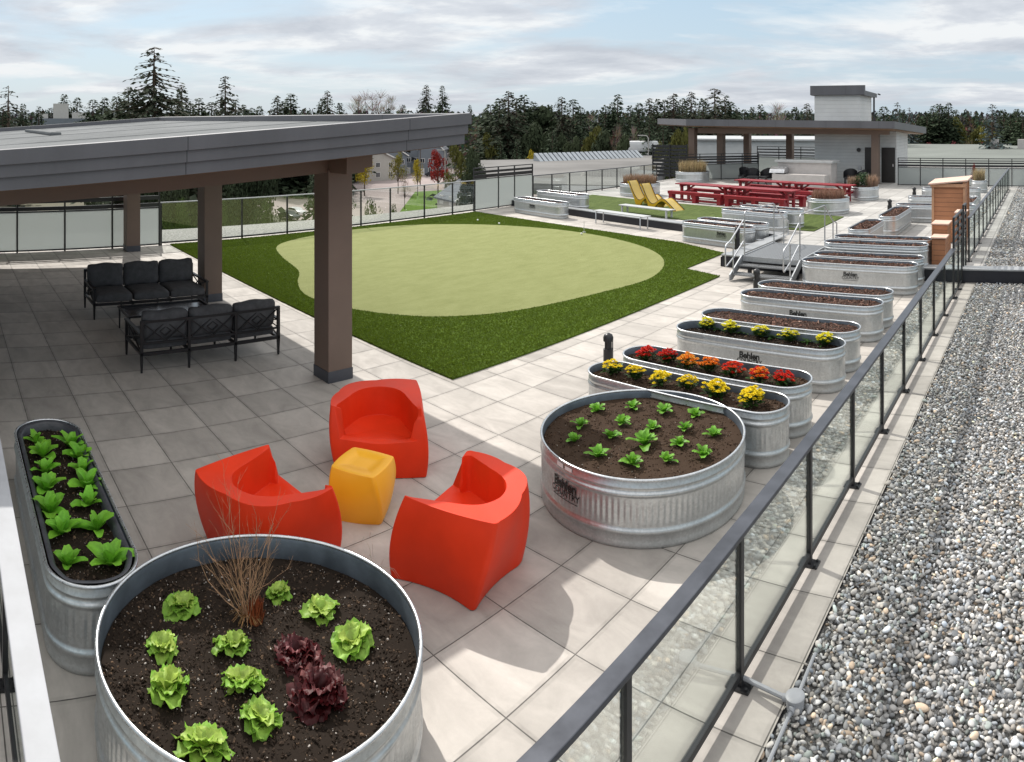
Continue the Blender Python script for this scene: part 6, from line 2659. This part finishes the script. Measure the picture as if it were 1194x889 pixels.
def broadleaf(seed, col=(.07, .10, .03), n=2200, w=.42, bare=False, twigc=(.19, .15, .12), lobes=11, z0=.25, leafsize=.022):
    rn = random.Random(seed)
    b = MB()
    tr = MB()
    tr.tube([(0, 0, 0), (.01, .005, .2), (0, .01, .36)], .022, 7, .014)
    cs = []
    for i in range(lobes):
        a = rn.random() * 6.28
        rr = w * .62 * math.sqrt(rn.random())
        z = z0 + .18 + rn.random() * (.62 - .1)
        sh_ = 1 - abs(z - .58) * .9
        cs.append((rr * math.cos(a) * sh_, rr * math.sin(a) * sh_, z, rn.uniform(.10, .2) * (1.1 if z < .75 else .8)))
    cs.append((0, 0, .88, .1))
    for (x, y, z, r_) in cs:
        tr.tube([(0, .01, .3), (x * .4, y * .4, .3 + (z - .3) * .55), (x, y, z)], .010, 5, .002)
    if bare:
        for (x, y, z, r_) in cs:
            for i in range(int(n / len(cs) / 4)):
                d = Vector((rn.gauss(0, 1), rn.gauss(0, 1), rn.gauss(.5, .8))).normalized()
                p = Vector((x, y, z)) + d * r_ * rn.uniform(0, .7)
                q = p + (d + Vector((rn.uniform(-.4, .4), rn.uniform(-.4, .4), rn.uniform(0, .5)))).normalized() * rn.uniform(.04, .11)
                sd_ = Vector((rn.uniform(-1, 1), rn.uniform(-1, 1), 0)).normalized() * .0022
                c = tuple(u * rn.uniform(.6, 1.4) for u in twigc)
                b.add([p - sd_, p + sd_, q + sd_ * .3, q - sd_ * .3], [(0, 1, 2, 3)], c)
    else:
        for i in range(n):
            x, y, z, r_ = cs[rn.randrange(len(cs))]
            d = Vector((rn.gauss(0, 1), rn.gauss(0, 1), rn.gauss(0, .9))).normalized() * r_ * rn.uniform(.45, 1.05) ** .6
            p = Vector((x, y, z)) + d
            nrm = (d.normalized() + Vector((rn.uniform(-.8, .8), rn.uniform(-.8, .8), rn.uniform(-.5, .8)))).normalized()
            u = nrm.orthogonal().normalized() * leafsize * rn.uniform(.6, 1.4)
            v_ = nrm.cross(u)
            cm_ = rn.uniform(.65, 1.4)
            c = tuple(q * cm_ for q in col)
            b.add([p - u, p - v_ * .7, p + u, p + v_ * .7], [(0, 1, 2, 3)], c)
    return b.mesh('crown', M['needle']), tr.mesh('trunk', M['bark'])


KT = {
    'fir': [conifer(s, 58, r_, .45, .12, .06, (.054, .074, .044), False, 10, .74) for s, r_ in ((1, .17), (2, .20), (3, .15))],
    'big': [conifer(4, 44, .27, .55, .16, .05, (.052, .066, .042), True, 11, .76), conifer(41, 40, .25, .45, .14, .05, (.050, .068, .042), True, 12, .72), conifer(42, 38, .29, .4, .2, .05, (.054, .066, .044), True, 11, .70)],
    'sparse': [conifer(5, 26, .20, .3, .34, .06, (.056, .066, .046), True, 7, .74), conifer(9, 24, .26, .4, .3, .06, (.046, .058, .042), True, 8, .68)],
    'blue': [conifer(6, 30, .25, .25, .15, .05, (.085, .115, .115), True, 9, .78)],
    'round': [broadleaf(7, (.056, .072, .040), 4200, .40, leafsize=.024), broadleaf(8, (.060, .076, .040), 4200, .5, leafsize=.024)],
    'roundN': [broadleaf(27, (.040, .054, .030), 15000, .42, leafsize=.0095, lobes=16), broadleaf(28, (.044, .056, .030), 15000, .46, leafsize=.0095, lobes=16)],
    'hedgeN': [broadleaf(29, (.060, .090, .028), 15000, .45, lobes=18, z0=.05, leafsize=.0085)],
    'bare': [broadleaf(10, bare=True, n=3600, twigc=(.30, .26, .21)), broadleaf(11, bare=True, n=3600, w=.5, twigc=(.24, .17, .13))],
    'yellow': [broadleaf(12, (.42, .33, .035), 1500, .42, leafsize=.02)],
    'lime': [broadleaf(13, (.22, .20, .05), 1700, .5, leafsize=.02)],
    'red': [broadleaf(14, (.30, .035, .03), 1900, .45, leafsize=.02)],
    'pink': [broadleaf(15, (.30, .08, .09), 1500, .5, leafsize=.022)],
    'hedge': [broadleaf(16, (.055, .085, .028), 4200, .5, lobes=16, z0=.05, leafsize=.018)],
    'olive': [broadleaf(17, (.12, .12, .035), 2200, .5, leafsize=.022)],
}


def tree(kind, var, x, y, h, wscale, label, group, z=GZ, cat='tree', name=None):
    cm, tm = KT[kind][var % len(KT[kind])]
    nm = name or {'fir': 'fir_tree', 'big': 'fir_tree', 'sparse': 'fir_tree', 'blue': 'spruce_tree', 'round': 'evergreen_tree', 'roundN': 'evergreen_tree', 'hedgeN': 'leafy_tree', 'bare': 'bare_tree', 'hedge': 'leafy_tree'}.get(kind, 'broadleaf_tree')
    t = thing(nm, label, cat, (x, y, z), (x * 7.3 + y * 3.1) % 6.28, group)
    t.scale = (h * wscale, h * wscale, h)
    for nme, me in (('crown', cm), ('trunk', tm)):
        o = bpy.data.objects.new(nme, me)
        COL.objects.link(o)
        o.parent = t
    return t


# skyline trees: pixel column, top row, distance, kind, width factor
SKY = [(10, 95, 150, 'sparse', .9), (27, 119, 190, 'fir', 1), (45, 122, 190, 'fir', 1), (75, 108, 230, 'fir', 1.2), (90, 112, 230, 'fir', 1.2), (108, 114, 200, 'fir', 1.3), (122, 112, 210, 'fir', 1.3),
       (136, 110, 190, 'fir', 1.3), (150, 99, 170, 'fir', 1.2), (180, 50, 118, 'big', 1.0), (212, 95, 140, 'big', .9), (232, 112, 150, 'fir', 1.3), (263, 85, 125, 'big', .80), (284, 120, 200, 'fir', 1.1),
       (303, 122, 210, 'fir', 1.1), (323, 108, 170, 'big', .8), (339, 107, 170, 'fir', 1.35), (361, 127, 220, 'fir', 1), (382, 103, 165, 'big', .7), (396, 118, 200, 'fir', 1.1),
       (418, 112, 310, 'bare', 1.1), (434, 107, 310, 'bare', 1.1), (453, 112, 320, 'bare', .8), (470, 121, 330, 'fir', 1.2), (497, 97, 330, 'big', .8), (516, 98, 340, 'fir', .75),
       (548, 121, 330, 'fir', .8), (572, 119, 140, 'fir', 1.6), (593, 103, 130, 'big', 1.1), (611, 108, 140, 'fir', 1.5), (632, 121, 150, 'round', 1.0), (655, 110, 140, 'big', .85), (668, 113, 145, 'fir', 1.3),
       (690, 130, 190, 'bare', 1.3), (706, 120, 150, 'fir', 1.3), (720, 107, 150, 'fir', 1.1), (735, 121, 160, 'fir', 1.3), (757, 111, 140, 'big', .8), (766, 113, 150, 'fir', 1.3), (785, 105, 135, 'big', .85),
       (806, 104, 140, 'big', .85), (833, 100, 135, 'big', 1.1), (845, 108, 140, 'fir', 1.4), (860, 124, 190, 'fir', 1.2), (877, 123, 200, 'fir', 1.2), (887, 120, 180, 'fir', 1.3), (905, 121, 190, 'bare', 1.2),
       (917, 127, 200, 'fir', 1.3), (941, 118, 160, 'big', .8), (1031, 122, 170, 'fir', 1.5), (1046, 115, 160, 'blue', 1.0), (1060, 122, 190, 'blue', 1.0), (1081, 128, 200, 'fir', 1.5), (1095, 119, 200, 'fir', 1.4),
       (1106, 118, 200, 'fir', 1.4), (1127, 136, 240, 'fir', 1.2), (1157, 117, 150, 'blue', 1.15), (1178, 130, 180, 'fir', 1.5), (1192, 129, 170, 'fir', 1.6), (1140, 138, 230, 'fir', 1.5)]
word = {'fir': ('dark conical fir', 'tree'), 'big': ('tall ragged fir', 'tree'), 'sparse': ('thin open-branched fir', 'tree'), 'blue': ('pale blue-grey spruce', 'tree'), 'round': ('dark rounded evergreen', 'tree'),
        'bare': ('bare pale-twigged tree', 'tree')}
SEC = ((0, 270, 'left skyline above canopy roof'), (270, 560, 'right skyline above canopy roof'), (560, 770, 'skyline between canopy and pavilion'),
       (770, 1000, 'skyline above pavilion roof'), (1000, 1300, 'skyline right of tower'))
SKY += [(3, 124, 200, 'fir', 1.4), (60, 124, 240, 'fir', 1.5), (118, 121, 230, 'fir', 1.5), (142, 113, 200, 'fir', 1.4), (160, 104, 170, 'fir', 1.3), (200, 112, 170, 'fir', 1.4), (222, 119, 190, 'fir', 1.4),
        (247, 117, 190, 'fir', 1.4), (275, 113, 170, 'fir', 1.3), (294, 124, 210, 'fir', 1.4), (332, 116, 180, 'fir', 1.4), (375, 113, 180, 'fir', 1.2), (566, 126, 180, 'fir', 1.5), (583, 112, 135, 'fir', 1.6),
        (602, 112, 136, 'fir', 1.6), (622, 116, 150, 'fir', 1.5), (641, 120, 160, 'fir', 1.4), (677, 122, 170, 'fir', 1.5), (698, 126, 180, 'fir', 1.5), (714, 117, 165, 'fir', 1.3), (745, 118, 155, 'fir', 1.4),
        (775, 114, 150, 'fir', 1.3), (796, 112, 150, 'fir', 1.4), (820, 112, 150, 'fir', 1.4), (852, 116, 160, 'fir', 1.4), (868, 126, 200, 'fir', 1.5), (928, 123, 190, 'fir', 1.5), (1053, 126, 200, 'fir', 1.4),
        (1101, 122, 205, 'fir', 1.4), (1088, 121, 205, 'fir', 1.3), (1114, 126, 215, 'fir', 1.4), (1170, 126, 190, 'fir', 1.4), (1186, 125, 185, 'fir', 1.4)]
SKY.sort()
cnt = {}
for i, (px, pt, r_, kind, wf) in enumerate(SKY):
    h = zat(pt, r_) - GZ
    p = ray(px, r_)
    si = [k for k, s in enumerate(SEC) if s[0] <= px < s[1]][0]
    key = (word[kind][0], si)
    cnt[key] = cnt.get(key, 0) + 1
    lb = f'{word[kind][0]}, {ORD[cnt[key] - 1]} such from left, {SEC[si][2]}'
    tree(kind, i, p.x, p.y, h, wf * (1.25 if px < 560 and kind != 'big' else 1.0) * {'big': 1.35, 'sparse': 1.2, 'fir': 1.2, 'blue': 1.0, 'bare': .9}.get(kind, .85), lb, 'skyline trees')

# nearer trees seen below the horizon
HW = {'fir': .16, 'round': .40, 'roundN': .40, 'hedgeN': .42, 'bare': .42, 'yellow': .40, 'lime': .42, 'red': .42, 'pink': .45, 'olive': .45}
MID = [(293, 186, 50, 'roundN', 92, 'dark evergreen glimpsed between the middle and near columns'), (258, 222, 36, 'hedgeN', 66, 'leafy tree right behind the left railing, by the middle column'),
       (212, 220, 36, 'hedgeN', 70, 'leafy tree behind the left railing next to the frosted screen'), (212, 202, 46, 'roundN', 76, 'dark evergreen between frosted screen and middle column'),
       (172, 206, 55, 'roundN', 70, 'dark evergreen above the frosted screen, right part'), (105, 224, 62, 'roundN', 60, 'dark evergreen above the frosted screen, left part'),
       (366, 196, 55, 'fir', 62, 'dark fir just left of the near column'), (312, 222, 37, 'hedgeN', 64, 'leafy tree behind the left railing, right of the dark evergreen'),
       (432, 223, 40, 'hedgeN', 66, 'leafy tree behind the railing just right of the near column'), (459, 230, 43, 'hedgeN', 36, 'low leafy tree behind the railing before the lawn'),
       (403, 190, 60, 'fir', 40, 'dark fir behind the near column'), (425, 182, 165, 'yellow', 30, 'bright yellow tree left of the gabled houses'),
       (464, 180, 170, 'lime', 24, 'olive-yellow tree in front of the cream house'), (487, 184, 165, 'yellow', 18, 'yellow tree beside the slender pole'),
       (511, 177, 160, 'red', 32, 'round red-leaved tree at the end of the house row'), (472, 201, 140, 'bare', 20, 'bare brownish small tree on the pale street'),
       (533, 168, 125, 'olive', 30, 'brown-green tree right of the red-leaved tree'), (551, 178, 85, 'round', 36, 'grey-green evergreen in front of the pale gabled house'),
       (574, 157, 130, 'olive', 38, 'pale olive tree just right of the canopy corner'), (560, 142, 160, 'bare', 22, 'bare tan tree at the canopy corner'),
       (556, 197, 55, 'roundN', 44, 'dark evergreen behind the slatted screen at mid left'), (600, 148, 135, 'round', 60, 'broad dark evergreen under the tall dark firs'),
       (584, 162, 112, 'fir', 34, 'small dark fir behind the pale roof, left'), (603, 160, 112, 'fir', 34, 'small dark fir behind the pale roof, second from left'),
       (619, 171, 100, 'yellow', 24, 'bright yellow bush at the left end of the skylights'), (644, 149, 118, 'fir', 50, 'dark fir behind the skylights, left of the pale house'),
       (624, 140, 125, 'round', 50, 'dark evergreen mass left of centre behind the skylights'), (668, 164, 112, 'round', 36, 'low dark evergreen in front of the pale house'),
       (655, 153, 120, 'round', 34, 'evergreen behind the skylight row, left of middle'), (690, 150, 125, 'olive', 38, 'brown-green tree behind the skylight row, middle'),
       (706, 150, 120, 'round', 40, 'dark evergreen behind the skylight row, right of middle'), (722, 145, 118, 'bare', 40, 'bare tan tree above the right end of the skylights'),
       (739, 148, 125, 'bare', 36, 'bare tan tree left of the street lamp'), (727, 162, 108, 'round', 44, 'low dark evergreen at the right end of the skylights'),
       (757, 135, 118, 'fir', 50, 'dark fir beside the street lamp'), (773, 142, 110, 'fir', 46, 'dark fir under the left tip of the pavilion roof'),
       (785, 154, 100, 'olive', 32, 'olive tree behind the black slatted wall'), (799, 152, 96, 'olive', 28, 'olive tree behind the left pavilion post'),
       (766, 168, 95, 'olive', 24, 'low shrubby tree left of the black slatted wall'), (1084, 166, 190, 'pink', 24, 'dull red tree beyond the rear right screen, left one'),
       (1112, 165, 195, 'pink', 26, 'dull red tree beyond the rear right screen, right one'), (1066, 163, 190, 'bare', 20, 'pale blossoming tree beside the utility building'),
       (1073, 136, 205, 'round', 28, 'brown-green wood edge tree left of the dull red trees'), (1096, 140, 205, 'bare', 34, 'bare brown tree behind the left dull red tree'),
       (1118, 138, 210, 'olive', 28, 'brown-olive tree behind the right dull red tree'), (1138, 148, 205, 'olive', 26, 'olive tree on the right edge of the field'),
       (1152, 152, 200, 'lime', 28, 'yellow-green tree on the right edge of the field'), (1166, 156, 200, 'lime', 22, 'yellow-green tree below the pale blue spruce'),
       (1183, 150, 190, 'round', 32, 'dark evergreen at the right frame edge'), (1060, 170, 185, 'bare', 14, 'low bare tree by the utility building corner'),
       (1145, 166, 185, 'pink', 14, 'small reddish tree right of the two dull red trees'), (1130, 163, 190, 'bare', 16, 'small bare tree between reddish trees')]
for i, (px, pt, r_, kind, wpx, lb) in enumerate(MID):
    h = zat(pt, r_) - GZ
    p = ray(px, r_)
    tree(kind, i, p.x, p.y, h, wpx * r_ / CF / 2 / HW[kind] / h, lb, 'trees beyond the terrace')

# small tree planted closer: red twigs by the rear screen
q = ray(1141, 40)
b = MB()
rn = random.Random(77)
for i in range(160):
    a, h0 = rn.random() * 6.28, rn.random()
    z0 = .35 + .75 * h0
    b.tube([(0, 0, z0 * .5), (.22 * math.cos(a) * (1.1 - h0), .22 * math.sin(a) * (1.1 - h0), z0 + .3)], .006, 3, .003, col=jitc((.26, .05, .045), rn, .4))
t = thing('red_twig_shrub', 'reddish twiggy shrub showing above the rear screen', 'shrub', (q.x, q.y - 2.5, U))
b.build('twigs', M['straw'], t)
b = MB()
b.cyl((0, 0, 0), (0, 0, .9), .02, 6)
b.build('trunk', M['bark'], t)

# distant wood that reads as one mass
def wood(name, label, r0, r1, px0, px1, n, top, cols, seed):
    rn = random.Random(seed)
    b = MB()
    for i in range(n):
        px = rn.uniform(px0, px1)
        r_ = rn.uniform(r0, r1)
        p = ray(px, r_)
        h = (zat(top + rn.gauss(0, 2.5), r_) - GZ)
        con = rn.random() < .62
        w_ = h * (rn.uniform(.13, .2) if con else rn.uniform(.22, .32))
        c0 = cols[rn.randrange(len(cols))]
        for k in range(90):
            t = rn.random() ** .8
            rad = w_ * ((1 - t) ** .8 if con else math.sqrt(max(0, 1 - (2 * t - 1) ** 2)) * .9 + .05) * rn.uniform(.6, 1.1)
            a = rn.random() * 6.28
            x, y, z = p.x + rad * math.cos(a), p.y + rad * math.sin(a), GZ + h * (.12 + .88 * t)
            s = rn.uniform(.5, 1.25) * (r_ / 230)
            c = tuple(q * rn.uniform(.6, 1.4) for q in c0)
            b.add([(x, y, z), (x + rn.uniform(-1, 1) * s, y + rn.uniform(-1, 1) * s, z - s * 1.3), (x + rn.uniform(-1, 1) * s, y + rn.uniform(-1, 1) * s, z - s * .5)], [(0, 1, 2)], c)
    o = b.build(name, M['needle'])
    return tag(o, label, None, None, 'stuff')


wood('distant_forest', 'continuous dark tree line along the horizon', 230, 330, -60, 1260, 620, 131, [(.050, .062, .050), (.056, .066, .052), (.07, .075, .058)], 3)
wood('distant_forest', 'lower band of mixed woodland between the far trees', 150, 230, 540, 1010, 260, 150, [(.044, .056, .038), (.06, .065, .042), (.10, .08, .06)], 4)
wood('distant_forest', 'woodland band on the right beyond the field', 215, 290, 1020, 1260, 190, 143, [(.06, .055, .03), (.045, .05, .03), (.10, .075, .055)], 5)
